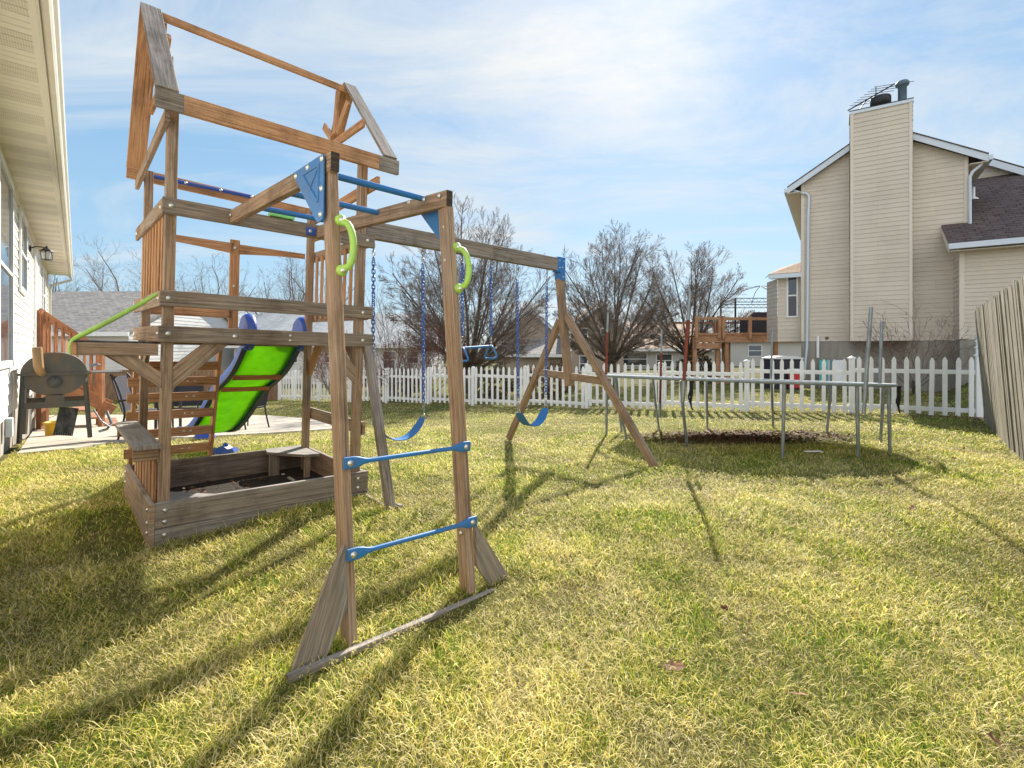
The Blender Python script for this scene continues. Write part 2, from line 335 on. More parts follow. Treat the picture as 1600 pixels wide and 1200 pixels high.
# back
def arch(s0, s1, z0, z1, flip):
    m = pm(); n = 12; pts = [(s0, 1.40, z1), (s1, 1.40, z1)]
    for k in range(n+1):
        f = 1-k/n; a = f if not flip else 1-f
        pts.append((s0+(s1-s0)*f, 1.40, z0+(z1-z0)*(.08+.42*math.cos(a*math.pi/2))))
    m.prism(pts, (0, .03, 0), grain=(1, 0, 0)); return m.build('arched_rail', M['warm'], PS)
arch(.06, .74, .935, 1.045, False); arch(.79, 1.44, .935, 1.04, True)
r = pb('post', .715, .80, 1.40, 1.43, .03, 1.08, 'warm'); bolts(r, [(.757, 1.40, 1.0), (.757, 1.40, .62)], F_)
pb('deck_rail', 0, 1.5, 1.40, 1.43, .03, .15); pb('rail', .06, .74, 1.40, 1.43, .30, .38, 'warm')
for k in range(10): pb('deck_board', .0, 1.47, .045+k*.135, .045+k*.135+.128, .150, .172, 'dark', ax=0)
# knee braces
def prism(name, pts, ext, mt='wood', grain=None, parent=None, label=None):
    m = pm(); m.prism(pts, ext, grain); return m.build(name, M[mt], parent or PS, label)
prism('knee_brace', [(.053, .04, -.27), (.053, .04, -.11), (.235, .04, .056), (.40, .04, .056)], (0, .03, 0), grain=(1, 0, 1))
prism('knee_brace', [(1.404, .04, -.27), (1.404, .04, -.12), (1.24, .04, .056), (1.10, .04, .056)], (0, .03, 0), grain=(-1, 0, 1))
prism('knee_brace', [(1.47, .118, -.25), (1.47, .118, -.12), (1.47, .27, .056), (1.47, .42, .056)], (.03, 0, 0), grain=(0, 1, 1))
prism('knee_brace', [(1.482, 1.235, -.27), (1.482, 1.235, -.12), (1.482, 1.10, .056), (1.482, .95, .056)], (-.03, 0, 0), 'warm', grain=(0, -1, 1))
prism('knee_brace', [(.02, 1.31, -.27), (.02, 1.31, -.12), (.02, 1.13, .056), (.02, .97, .056)], (.03, 0, 0), grain=(0, -1, 1))
# snack bar on the left
pb('side_table_rail', -.46, -.040, .0, .03, -.035, .047); pb('side_table_rail', -.46, -.040, 1.05, 1.08, -.035, .047)
pb('side_table_rail', -.488, -.462, -.01, 1.09, -.035, .045, 'warm')
m = pm(); m.bx(-.478, -.04, .0, 1.08, .0485, .0535, .001, ax=1); m.build('side_table_top', M['netblack'], PS)
prism('knee_brace', [(-.305, .03, -.036), (-.165, .03, -.036), (-.014, .03, -.155), (-.014, .03, -.26)], (0, .03, 0), grain=(1, 0, -1))
prism('knee_brace', [(-.305, 1.05, -.036), (-.165, 1.05, -.036), (.012, 1.05, -.155), (.012, 1.05, -.26)], (0, -.03, 0), grain=(1, 0, -1))
m = pm(); m.tube([(-.487, .02, -.03), (-.490, .02, .02), (-.478, .02, .06), (-.46, .02, .075), (-.30, .0, .19), (-.15, -.005, .305), (-.055, -.008, .385)], [.012, .012, .013, .015, .016, .015, .011], 8)
m.build('support_strap', M['lime'], PS)
# bench and lower slats
m = pm(); m.prism([(-.152, -.037, -.665), (-.014, -.037, -.665), (-.014, 1.30, -.665), (-.113, 1.27, -.665), (-.17, 1.16, -.665), (-.17, .03, -.665)], (0, 0, .028), grain=(0, 1, 0)); m.build('bench_seat', M['gray'], PS)
pb('bench_rail', -.16, -.014, .06, .09, -.76, -.67); pb('bench_rail', -.15, -.014, 1.2, 1.23, -.76, -.67)
pb('rail', -.012, .014, .12, 1.30, -.76, -.69, 'wood')
for k in range(7): pb('slat', -.036, -.014, .13+k*.155, .195+k*.155, -1.2, -.69, 'warm')
# sandbox
SB = pm()
r = pb('sandbox_board', -.036, 1.53, 0, .034, -1.225, -1.05, 'gray'); bolts(r, [(.02, 0, -1.105), (.02, 0, -1.185), (1.44, 0, -1.105), (1.44, 0, -1.185)], F_, .011)
r = pb('sandbox_board', -.036, 1.53, .001, .033, -1.42, -1.229, 'gray'); bolts(r, [(.02, 0, -1.275)], F_, .011)
r = pb('sandbox_board', -.072, -.038, -.004, 1.46, -1.40, -1.05, 'wood'); bolts(r, [(-.072, .06, -1.10), (-.072, .06, -1.19), (-.072, .06, -1.26), (-.072, 1.38, -1.10), (-.072, 1.38, -1.19)], LF, .011)
for z0, z1 in ((-1.225, -1.05), (-1.36, -1.229)):
    pb('sandbox_board', -.02, 1.5, 1.402, 1.434, z0, z1, 'dark'); pb('sandbox_board', 1.484, 1.516, .036, 1.40, z0, z1, 'wood')
prism('corner_seat', [(1.44, 1.39, -1.06), (1.08, 1.39, -1.06), (1.05, 1.22, -1.06), (1.30, .90, -1.06), (1.44, .86, -1.06)], (0, 0, .026), 'gray', grain=(1, -1, 0))
pb('seat_leg', 1.07, 1.17, 1.21, 1.235, -1.36, -1.062, 'dark'); pb('seat_leg', 1.32, 1.37, .92, .97, -1.36, -1.062)
prism('corner_seat', [(.06, .05, -1.10), (.42, .05, -1.10), (.06, .42, -1.10)], (0, 0, .026), 'gray', grain=(1, -1, 0))
# climbing steps behind
for s0 in (-.02, .64):
    m = pm(); m.beam((s0+.016, 1.45, .03), (s0+.016, 1.80, -1.27), .03, .09, (0, 1, .2)); m.build('stringer', M['warm'], PS)
for i, z in enumerate((-.13, -.28, -.43, -.60, -.78, -.96)):
    tt = 1.45+.35*(.03-z)/1.3
    r = pb('step', -.06, .635, tt-.045, tt-.018, z-.085, z, 'warm'); bolts(r, [(.40, tt-.045, z-.04), (.46, tt-.045, z-.04)], F_, .008)
# roof frame
def slope(name, s, p, q, wd, mt, lab=None):
    m = pm(); a, b = V((s, *p)), V((s, *q)); m.beam(a, b, wd, .026, (0, -(b-a).z, (b-a).y)); return m.build(name, M[mt], PS, lab)
ra = slope('roof_board', -.04, (-.10, 1.742), (.775, 2.70), .135, 'gray', 'silvery grey roof board'); slope('roof_board', -.04, (1.50, 1.60), (.785, 2.70), .135, 'warm')
slope('roof_board', 1.61, (-.10, 1.745), (.775, 2.70), .13, 'gray', 'silvery grey roof board'); slope('roof_board', 1.61, (1.48, 1.62), (.785, 2.70), .13, 'warm')
m = pm(); m.beam((.0, .765, 2.655), (1.58, .765, 2.635), .03, .06); m.build('ridge_beam', M['warm'], PS)
r = pb('eave_beam', .055, 1.50, -.11, -.072, 1.612, 1.735, 'warm'); pb('eave_beam', -.105, .054, -.11, -.072, 1.612, 1.735, 'gray', label='grey weathered end of the eave beam')
pb('eave_beam', 1.501, 1.695, -.11, -.072, 1.612, 1.735, 'gray', label='grey weathered end of the eave beam')
pbeam('eave_beam', (-.105, 1.50, 1.555), (1.66, 1.50, 1.51), .034, .10, mt='warm')
pbeam('roof_tie', (-.03, -.075, 1.585), (-.03, 1.47, 1.45), .03, .085); pbeam('roof_tie', (1.50, -.105, 1.50), (1.50, 1.46, 1.40), .03, .10, mt='warm')
pbeam('roof_tie', (.03, .27, 2.10), (.03, 1.20, 2.05), .028, .08, mt='warm'); pbeam('roof_tie', (1.53, .27, 2.14), (1.53, 1.16, 2.12), .028, .08, mt='warm')
for s in (.055, 1.505):
    for a, b in (((.80, 2.62), (.86, 2.20)), ((.56, 2.42), (.80, 2.20)), ((1.13, 2.36), (.93, 2.18))):
        pbeam('gable_ray', (s, *a), (s, *b), .026, .075, (0, -(b[1]-a[1]), (b[0]-a[0])), 'warm')
m = pm(); m.tube([(.07, 1.43, 1.545), (1.12, 1.43, 1.545)], .018, 8); r = m.build('grab_bar', M['blue2'], PS); bolts(r, [(.33, 1.41, 1.545), (.62, 1.41, 1.545), (.90, 1.41, 1.545)], F_)
m = pm(); m.bx(.65, .83, -.02, .04, 1.056, 1.105, .006); m.build('binocular_block', M['mint'], PS)
# monkey-bar ladder
def lad(z): return -1.665-.12*(1.03-z)
beams = []
for s0, s1, te in ((.392, .4375, -1.70), (1.03, 1.146, -1.68)):
    m = pm(); m.beam((s0+.006, -.002, .995), (s1, te, .986 if s0 < 1 else .965), .045, .096, ends=1); beams.append(m.build('ladder_beam', [M['wood'], M['endgrain']], PS))
bolts(beams[0], [(.37, -.03, 1.0)], LF)
bolts(beams[1], [(1.11, -1.62, .985), (1.08, -1.50, .98), (1.06, -1.36, .985)], (-1, 0, 0))
posts = []
for i, (st, sb) in enumerate(((.442, .484), (1.155, 1.20))):
    m = pm(); zt = .916 if i else .937
    m.beam((st, lad(zt)+.048, zt), (sb, lad(-1.3)+.048, -1.34), .047 if i else .045, .096, (0, 1, 0))
    posts.append(m.build('ladder_post', [M['wood'], M['gray']], PS))
for po in posts:   # the side that faces the weather is greyed
    for p in po.data.polygons:
        n = p.normal
        if n.y < -.8: p.material_index = 1
bolts(posts[1], [(1.139, -1.64, .80), (1.141, -1.66, .60), (1.16, -1.86, -.98)], LF, .009)
def rung(z, sa, sb, r=.019):
    t = lad(z)-.012; m = pm(); n = 30; pts = []
    prof = []
    for k in range(n+1):
        f = k/n; e = min(f, 1-f)*(sb-sa)
        fl = float(ss(.05, .13, e)); prof.append((sa+(sb-sa)*f, fl))
    vs = []; K = 12
    for s, fl in prof:
        hh = .030*(1-fl)+r*.62*fl; dd = .009*(1-fl)+r*.62*fl
        for k in range(K):
            a = 2*math.pi*k/K; ca, sa_ = math.cos(a), math.sin(a); pw = .45+.55*fl
            vs.append((s, t+math.copysign(abs(ca)**pw, ca)*dd, z+math.copysign(abs(sa_)**pw, sa_)*hh))
    fs = [[i*K+k, i*K+(k+1) % K, (i+1)*K+(k+1) % K, (i+1)*K+k] for i in range(n) for k in range(K)]
    m.add(vs, fs, [[(0, 0)]*4]*len(fs), True); m.add(vs, [list(range(K)), [n*K+k for k in range(K)]], [[(0, 0)]*K]*2)
    o = m.build('ladder_rung', M['blue'], PS); bolts(o, [(sa+.03, t-.009, z), (sb-.03, t-.009, z)], F_, .011)
rung(-.487, .452, 1.21); rung(-.912, .456, 1.232)
for t, z in ((-1.46, .998), (-.93, 1.0), (-.40, 1.005)):
    m = pm(); fs = (-t)/1.68; m.tube([(.42, t, z), (1.01+.115*fs, t, z)], [.019]*2, 12); m.build('monkey_bar', M['blue'], PS)
m = pm(); m.bx(.93, 1.0, -.012, -.001, .96, 1.02, .004); r = m.build('bracket', M['blue2'], PS); bolts(r, [(.96, -.012, .99)], F_)
def gusset(s, sg):
    pts = [(-1.235, 1.03), (-1.27, .985), (-1.36, .90), (-1.585, .700), (-1.61, .695), (-1.655, .70), (-1.665, .73), (-1.655, 1.0), (-1.64, 1.03)]
    m = pm(); m.prism([(s, a, b) for a, b in pts], (sg*.006, 0, 0)); x = s+sg*.006
    c = (-1.52, .93); inn = [(-1.38, .985), (-1.60, .985), (-1.60, .80)]
    for i in range(3):
        a, b = inn[i], inn[(i+1) % 3]; m.tube([(x, *a), (x, *b)], .007, 6)
    m.tube([(x, *inn[1]), (x, (inn[0][0]+inn[2][0])/2, (inn[0][1]+inn[2][1])/2)], .006, 6)
    o = m.build('gusset_plate', M['blue'], PS); bolts(o, [(x, a, b) for a, b in ((-1.27, 1.005), (-1.44, 1.012), (-1.63, 1.01), (-1.632, .86), (-1.63, .73))], (sg, 0, 0), .012)
gusset(.404, -1); gusset(1.180, 1)
def handle(s, z0, z1):
    m = pm(); pts = []; rr = []
    n = 16
    for k in range(n+1):
        f = k/n; z = z0+(z1-z0)*f; b = math.sin(math.pi*f)**.38
        pts.append((s+.002+.034*b, lad(z)-.012-.052*b, z)); rr.append(.0175)
    m.tube(pts, rr, 12)
    for z in (z0-.005, z1+.005): m.lathe((s, lad(z)+.004, z), F_, [(.029, 0), (.029, .014), (.022, .026), (.014, .028)], 14)
    o = m.build('handle', M['lime'], PS)
    bolts(o, [(s, lad(z)-.024, z) for z in (z0-.005, z1+.005)], F_, .011)
handle(.470, .452, .695); handle(1.188, .435, .672)
# ladder foot braces and ground bar
tb = lambda z: lad(z)+.0
prism('foot_brace', [(.4565, tb(-.87), -.865), (.4565, tb(-1.15), -1.15), (.315, tb(-1.39)-.005, -1.39), (.175, tb(-1.40)-.005, -1.40), (.20, tb(-1.34), -1.34), (.37, tb(-1.0), -1.0)], (0, .028, 0), 'gray', grain=(-.35, 0, -1))
prism('foot_brace', [(1.236, tb(-.93), -.93), (1.52, tb(-1.36), -1.36), (1.36, tb(-1.36), -1.36), (1.236, tb(-1.17), -1.17)], (0, .028, 0), 'gray', grain=(.5, 0, -1))
m = pm(); m.beam((.17, -1.985, -1.362), (1.50, -1.985, -1.345), .036, .09); r = m.build('ground_bar', M['gray'], PS); bolts(r, [(.27, -2.003, -1.375), (1.19, -2.003, -1.355)], F_, .012)
# swing beam, end frame
m = pm(); m.beam((1.515, .15, 1.13), (4.10, .15, 1.155), .085, .155); m.build('swing_beam', M['gray'], PS)
m = pm(); m.bx(4.08, 4.215, .10, .20, 1.06, 1.245, .004); m.bx(4.13, 4.215, .098, .202, .96, 1.06, .004); r = m.build('corner_bracket', M['blue'], PS)
bolts(r, [(4.11, .10, 1.20), (4.11, .10, 1.11), (4.19, .10, 1.20), (4.18, .098, 1.0), (4.16, .10, 1.12)], F_, .007)
def fs_(z): return 4.165+.17*(1.0-z)
m = pm(); m.beam((fs_(.98), .15, .98), (fs_(-.36)-.01, .13, -.38), .085, .085, (0, 1, 0)); m.build('hanging_post', M['wood'], PS)
m = pm(); m.beam((fs_(.45)+.0, .20, .47), (fs_(-1.3)+.06, 1.50, -1.30), .08, .07, (1, 0, 0)); m.build('end_leg', M['wood'], PS)
m = pm(); m.beam((fs_(.5)-.0, .10, .53), (fs_(-1.25)-.12, -1.175, -1.26), .08, .07, (1, 0, 0)); m.build('end_leg', M['wood'], PS)
m = pm(); m.beam((fs_(-.25)-.0, -.52, -.29), (fs_(-.25)+.02, .78, -.235), .045, .095); m.build('crossbar', M['wood'], PS)
# stay leg beside the tower, with its ground bar
m = pm(); m.beam((1.505, .02, .06), (1.49, -.50, -1.31), .055, .075, (1, 0, 0)); r = m.build('stay_leg', M['gray'], PS)
m = pm(); m.beam((1.52, -.0, -1.30), (1.50, -.49, -1.31), .03, .09); m.build('ground_bar', M['wood'], PS)
m = pm(); m.bx(1.53, 1.56, -.56, -.50, -1.36, -1.22, .003); m.build('stake', M['gray'], PS)
# slide
prof = [(1.34, .17), (1.40, .12), (1.50, .02), (1.62, -.10), (1.80, -.24), (2.05, -.37), (2.25, -.46), (2.5, -.63), (2.75, -.82), (3.0, -.98), (3.25, -1.09), (3.6, -1.14)]
def cr(ps, n):    # smooth curve through points
    ps = [np.array(p, float) for p in ps]; q = [2*ps[0]-ps[1]]+ps+[2*ps[-1]-ps[-2]]; o_ = []
    for i in range(1, len(q)-2):
        for k in range(n):
            t = k/n; a, b, c, d = q[i-1:i+3]; o_.append(.5*((2*b)+(-a+c)*t+(2*a-5*b+4*c-d)*t*t+(-a+3*b-3*c+d)*t**3))
    o_.append(q[-2]); return o_
pf = cr(prof, 5)
sl = bpy.data.objects  # noqa
def strip(name, sec, mt, parent=PS, smooth=True, closed=True):
    m = pm(); vs = []; K = len(sec)
    for i, (t, z) in enumerate(pf):
        a = pf[max(0, i-1)]; b = pf[min(len(pf)-1, i+1)]; d = (b-a)/np.linalg.norm(b-a); nx, nz = -d[1], d[0]
        for (s, h) in sec: vs.append((s-.10*max(0, t-1.5), t+nx*h, z+nz*h))
    n = len(pf); fs = [[i*K+k, i*K+(k+1) % K, (i+1)*K+(k+1) % K, (i+1)*K+k] for i in range(n-1) for k in range(K if closed else K-1)]
    m.add(vs, fs, [[(0, 0)]*4]*len(fs), smooth); m.add(vs, [list(range(K))[::-1], [(n-1)*K+k for k in range(K)]], [[(0, 0)]*K]*2)
    return m.build(name, M[mt], parent)
SL = strip('slide', [(.895, .0), (.97, -.02), (1.15, -.028), (1.33, -.02), (1.405, .0), (1.33, -.032), (1.15, -.040), (.97, -.032)], 'slidegreen')
for a, b in ((.865, .90), (1.40, 1.435)):
    o_ = strip('side_rail', [(a+.008, -.03), (b-.008, -.03), (b, -.02), (b, .055), (b-.008, .075), (a+.008, .075), (a, .055), (a, -.02)], 'paleblue', SL)
    strip('rail_underside', [(a-.012, -.045), (b+.006, -.045), (b+.004, -.018), (a-.004, -.018)], 'navy', SL, False)
    m = pm(); m.lathe((a-.012, 1.43, .17), (1, 0, 0), [(.165, 0), (.185, .02), (.19, .05), (.185, .08), (.15, .095), (.145, .085), (.09, .085), (.085, .095), (.02, .095)], 26); m.build('entry_hood', M['blue2'], SL)
for t, z, in ((1.86, -.31), (2.15, -.45)):
    m = pm(); i_ = min(range(len(pf)), key=lambda k: abs(pf[k][0]-t)); z = pf[i_][1]; o_ = -.10*(t-1.5); m.beam((.90+o_, pf[i_][0]-.02, z-.052), (1.40+o_, pf[i_][0]-.02, z-.052), .02, .055, (0, -.4, 1)); m.build('cleat', M['redwood'], SL)
# ---------------- swings (hang plumb from the beam)
def chain(a, b, parent, mt, r=.0038, pitch=.036, ln=.05, wd=.0125, name='chain'):
    a, b = V(a), V(b); d = (b-a); n = int(d.length/pitch); d.normalize(); u0 = d.orthogonal().normalized(); v0 = d.cross(u0); m = MB()
    for i in range(n):
        c = a+d*(i+.5)*pitch; u = (u0 if i % 2 else v0); tw = i*.12; u = (Matrix.Rotation(tw, 3, d) @ u)
        pts = []
        for k in range(8):
            t = 2*math.pi*k/8+math.pi/8; pts.append(c+d*math.copysign(abs(math.cos(t))**.6, math.cos(t))*ln/2+u*math.copysign(abs(math.sin(t))**.8, math.sin(t))*wd)
        m.tube(pts, r, 5, closed=True)
    return m.build(name, M[mt], parent)
def swing(sa, sb, label, dz=0, tw=0):
    ta = .15; A = L2W(sa, ta, 1.05); B = L2W(sb, ta, 1.06); zb = L2W(sa, ta, -.645).z+dz
    root = thing('swing', label, 'swing', loc=((A.x+B.x)/2, (A.y+B.y)/2, zb-.16), group='belt swings under the wooden beam')
    U = (B-A); U.z = 0; w_ = U.length; U.normalize(); Nn = Vector((-U.y, U.x, 0)); mid = (A+B)/2
    U = Matrix.Rotation(tw, 3, 'Z') @ U; Nn = Matrix.Rotation(tw, 3, 'Z') @ Nn
    ends = []
    for q, sg in ((A, -1), (B, 1)):
        e = Vector((mid.x, mid.y, zb+.03))+U*sg*(w_/2+.01); ends.append(e); q = q.copy()
        c1 = q.lerp(e, .16)
        if sg < 2:
            chain(q, q.lerp(e, .10), root, 'chain'); chain(q.lerp(e, .10), q.lerp(e, .93), root, 'chainblue', .0055, .036, .054, .0145)
            chain(q.lerp(e, .93), e, root, 'chain')
    m = MB(); n = 20; hw = .066; vs = []
    for k in range(n+1):
        f = k/n*2-1; p = Vector((mid.x, mid.y, 0))+U*f*w_*.5; z = zb-.185*(1-abs(f)**2.4); hh = hw*(1-.35*max(0, abs(f)-.85)/.15); 
        for (a, dz_) in ((-1, 0), (1, 0), (1, .008), (-1, .008)): vs.append((p.x+Nn.x*a*hh, p.y+Nn.y*a*hh, z+dz_))
    fs = [[i*4+k, i*4+(k+1) % 4, (i+1)*4+(k+1) % 4, (i+1)*4+k] for i in range(n) for k in range(4)]
    m.add(vs, fs, [[(0, 0)]*4]*len(fs)); m.add(vs, [[0, 1, 2, 3], [n*4+3, n*4+2, n*4+1, n*4]], [[(0, 0)]*4]*2)
    se = m.build('seat', M['blue'], root)
    for e in ends:
        m = MB(); a = V(e)+Vector((0, 0, .03)); m.tube([a, V(e)+Nn*.04+Vector((0, 0, -.03)), V(e)-Nn*.04+Vector((0, 0, -.03))], .004, 6, closed=True); m.build('shackle', M['tread'], root)
swing(1.60, 2.13, 'blue belt swing hanging nearest the tower, left of the ladder post', 0)
swing(3.42, 3.93, 'blue belt swing hanging near the far end of the beam', -.02, R(6))
# trapeze bar with rings
A = L2W(2.62, .15, 1.05); B = L2W(3.02, .15, 1.06); zb = L2W(2.9, .15, .085).z
root = thing('trapeze', 'blue trapeze bar with two triangular hand rings on blue chains', 'trapeze', loc=((A.x+B.x)/2, (A.y+B.y)/2, zb-.12))
Aw = Vector((A.x, A.y, zb-.012)); Bw = Vector((B.x, B.y, zb+.012)); Bw = Aw+(Bw-Aw)
U = (Bw-Aw).normalized(); Nn = Vector((-U.y, U.x, 0))
m = MB(); m.tube([Aw-U*.02, Aw, Bw, Bw+U*.02], .014, 10); m.build('bar', M['blue'], root)
for q, e in ((A, Aw), (B, Bw)):
    chain(q, q.lerp(e, .08), root, 'chain'); chain(q.lerp(e, .08), q.lerp(e, .88), root, 'chainblue', .0055, .036, .054, .0145); chain(q.lerp(e, .88), e, root, 'chain')
    m = MB(); c = V(e); D = (Nn*.95-U*.3).normalized(); Zv = Vector((0, 0, 1)); m.tube([c-D*.012, c-D*.03-Zv*.025, c-D*.075-Zv*.105, c-D*.078-Zv*.125, c-D*.06-Zv*.137, c+D*.06-Zv*.137, c+D*.078-Zv*.125, c+D*.075-Zv*.105, c+D*.03-Zv*.025, c+D*.012], .0115, 8, closed=True); m.build('hand_ring', M['blue'], root)
# ---------------- ground
def grid_sheet(name, xs, ys, fn, m, kind='structure'):
    X, Y = np.meshgrid(xs, ys); Z = fn(X, Y); nx, ny = len(xs), len(ys)
    me = bpy.data.meshes.new(name); vs = np.stack([X.ravel(), Y.ravel(), Z.ravel()], 1)
    idx = np.arange(nx*ny).reshape(ny, nx); f = np.stack([idx[:-1, :-1].ravel(), idx[:-1, 1:].ravel(), idx[1:, 1:].ravel(), idx[1:, :-1].ravel()], 1)
    me.from_pydata(vs.tolist(), [], f.tolist()); me.polygons.foreach_set('use_smooth', [True]*len(f)); me.materials.append(m)
    o = bpy.data.objects.new(name, me); COL.objects.link(o); o['kind'] = kind; return o
m = M['soil'] = mat('lawn_soil', (.2, .17, .08), 1, spec=.1); g = G(m)
a_ = g.noise(g.vec('POS'), .9, 6, .6); b_ = g.noise(g.vec('POS'), 22, 6, .7)
c_ = g.mix(g.ramp(a_, [(.4, (0,)*3), (.62, (1,)*3)]), (.10, .11, .025), (.17, .14, .06)); g.col(g.mix(g.math('MULTIPLY', g.ramp(b_, [(.35, (1,)*3), (.6, (0,)*3)]), .6), c_, (.04, .032, .014)))
g.bump(b_, .8, .03)
xs = np.concatenate([[-400, -200, -100, -60], np.arange(-40, 40.01, .5), [60, 100, 200, 400]]); ys = np.concatenate([[-60, -20, -8], np.arange(-4, 30.01, .5), [35, 45, 70, 120, 250, 500]])
grid_sheet('ground', xs, ys, gz, m)
LEFT_N = np.array((.756, .654)); LEFT_D = np.array((-.654, .756))
def LW(v, off, z): p = LEFT_N*(-.72+off)+LEFT_D*v; return Vector((p[0], p[1], z))
PATIO = [(-6.05, 6.95), (-6.1, 7.55), (-5.3, 8.35), (-4.3, 9.25), (-3.6, 10.1), (-3.9, 11.6), (-5.2, 13.2), (-7, 14.6), (-9.5, 15.5), (-14.4, 15.4), (-13.0, 13.8), (-6.35, 6.45)]
def inpoly(x, y, P):
    r = np.zeros(np.shape(x), bool); n = len(P)
    for i in range(n):
        (x1, y1), (x2, y2) = P[i], P[(i+1) % n]
        c = ((y1 > y) != (y2 > y)) & (x < (x2-x1)*(y-y1)/((y2-y1) or 1e-9)+x1); r ^= c
    return r
mb = MB(); mb.prism([(x, y, gzf(x, y)-.06+(.0)) for x, y in PATIO], (0, 0, .10)); po = mb.build('patio', M['concrete']); po['kind'] = 'structure'
# ---------------- siding helper
def clipz(P, z0, z1):
    for sgn, lim in ((1, z0), (-1, z1)):
        Q = []
        for i in range(len(P)):
            a, b = P[i], P[(i+1) % len(P)]; da, db = sgn*(a[1]-lim), sgn*(b[1]-lim)
            if da >= 0: Q.append(a)
            if (da > 0 > db) or (da < 0 < db): t = da/(da-db); Q.append((a[0]+(b[0]-a[0])*t, lim))
        P = Q
        if len(P) < 3: return []
    return P
def siding(mb, O, ux, n, poly, pitch=.145, proud=.014):
    O, ux, n = V(O), V(ux), V(n); z0 = min(p[1] for p in poly); z1 = max(p[1] for p in poly); k = 0
    while z0+k*pitch < z1-.002:
        a = z0+k*pitch; P = clipz(poly, a, min(a+pitch, z1)); k += 1
        if len(P) < 3: continue
        pt = lambda u, z: O+ux*u+n*(.002+proud*max(0, 1-(z-a)/pitch)**.8)+Vector((0, 0, z))
        vs = [pt(*p) for p in P]; mb.add(vs, [list(range(len(vs)))], [[p for p in P]])
        us = [p[0] for p in P if abs(p[1]-a) < 1e-4]
        if len(us) >= 2:
            u0, u1 = min(us), max(us); mb.add([pt(u0, a), pt(u1, a), O+ux*u0+Vector((0, 0, a)), O+ux*u1+Vector((0, 0, a))], [[0, 1, 3, 2]], [[(0, 0)]*4])
def obox(mb, O, ux, n, u0, u1, o0, o1, z0, z1, ch=.003, mi=0):
    O, ux, n = V(O), V(ux), V(n); d = (u1-u0, o1-o0, z1-z0); k = d.index(max(d)); c = lambda u, o, z: O+ux*u+n*o+Vector((0, 0, z))
    U, Oo, Z = (u0+u1)/2, (o0+o1)/2, (z0+z1)/2
    if k == 0: mb.beam(c(u0, Oo, Z), c(u1, Oo, Z), abs(o1-o0), z1-z0, (0, 0, 1), ch, mi)
    elif k == 1: mb.beam(c(U, o0, Z), c(U, o1, Z), u1-u0, z1-z0, (0, 0, 1), ch, mi)
    else: mb.beam(c(U, Oo, z0), c(U, Oo, z1), abs(u1-u0), abs(o1-o0), tuple(n), ch, mi)
def window(parent, O, ux, n, u0, u1, z0, z1, fm='white', wd=.06, sash=True, name='window'):
    mb = MB(); 
    for a in ((u0, u1, z1-wd, z1), (u0, u1, z0, z0+wd)): obox(mb, O, ux, n, a[0], a[1], .012, .05, a[2], a[3])
    for a in ((u0, u0+wd), (u1-wd, u1)): obox(mb, O, ux, n, a[0], a[1], .012, .048, z0+wd, z1-wd)
    if sash: obox(mb, O, ux, n, u0+wd, u1-wd, .014, .040, (z0+z1)/2-.025, (z0+z1)/2+.025)
    w = mb.build(name, M[fm], parent); mb = MB()
    c = lambda u, z: V(O)+V(ux)*u+V(n)*.022+Vector((0, 0, z)); mb.quad([c(u0+.03, z0+.03), c(u1-.03, z0+.03), c(u1-.03, z1-.03), c(u0+.03, z1-.03)]); mb.build('pane', M['glass'], w)
    return w
# ---------------- near house on the left
ld = Vector((LEFT_D[0], LEFT_D[1], 0)); ln = Vector((LEFT_N[0], LEFT_N[1], 0)); LO = LW(0, 0, 0)
H = thing('house', 'near single-storey house with cream vinyl siding and long vented eave', 'house', loc=LW(9, 0, 0))
mb = MB(); siding(mb, LO, ld, ln, [(-4, .42), (21.5, .42), (21.5, 3.76), (-4, 3.76)]); mb.build('siding_wall', M['cream'], H)
mb = MB(); siding(mb, LW(21.5, 0, 0), -ln, ld, [(0, .42), (8, .42), (8, 6), (4, 7), (0, 3.76)]); mb.build('siding_wall', M['cream'], H)
mb = MB(); obox(mb, LO, ld, ln, -4, 21.45, -.30, -.02, -.8, .42); mb.build('foundation', M['found'], H)
mb = MB(); obox(mb, LO, ld, ln, 21.42, 21.52, -.0, .035, .38, 3.76); mb.build('corner_trim', M['cream'], H)
mb = MB()
for k in range(86):
    v0 = -3.9+k*.30; obox(mb, LO, ld, ln, v0, v0+.094, .0, .50, 3.745, 3.757, .002, mi=1 if k % 2 else 0)
    obox(mb, LO, ld, ln, v0+.10, v0+.194, .0, .50, 3.745, 3.757, .002, mi=1 if k % 2 else 0); obox(mb, LO, ld, ln, v0+.20, v0+.294, .0, .50, 3.745, 3.757, .002, mi=1 if k % 2 else 0)
mv = mat('vented_soffit', (.66, .62, .50), .5); g = G(mv); br = g.n('ShaderNodeTexBrick'); g.l(g.vec('UV', (1, 1, 1)), br.inputs['Vector']); br.offset = 0
for k_, x_ in (('Scale', 1.), ('Mortar Size', .006), ('Brick Width', .016), ('Row Height', .055)): br.inputs[k_].default_value = x_
g.col(g.mix(br.outputs['Fac'], (.72, .68, .56), (.56, .52, .42))); mb.build('soffit', [M['soffit'], mv], H)
mb = MB(); obox(mb, LO, ld, ln, -4, 22, .0, .03, 3.70, 3.744); obox(mb, LO, ld, ln, -4, 22, .455, .50, 3.738, 3.744); mb.build('soffit_trim', M['soffit'], H)
mb = MB(); obox(mb, LO, ld, ln, -4, 22, .502, .522, 3.68, 3.86); mb.build('fascia', M['gutter'], H)
mb = MB(); sec = [(.524, 3.70), (.57, 3.70), (.585, 3.73), (.588, 3.77), (.612, 3.80), (.62, 3.835), (.606, 3.835), (.60, 3.805), (.578, 3.78), (.574, 3.735), (.565, 3.712), (.534, 3.712), (.534, 3.83), (.524, 3.83)]
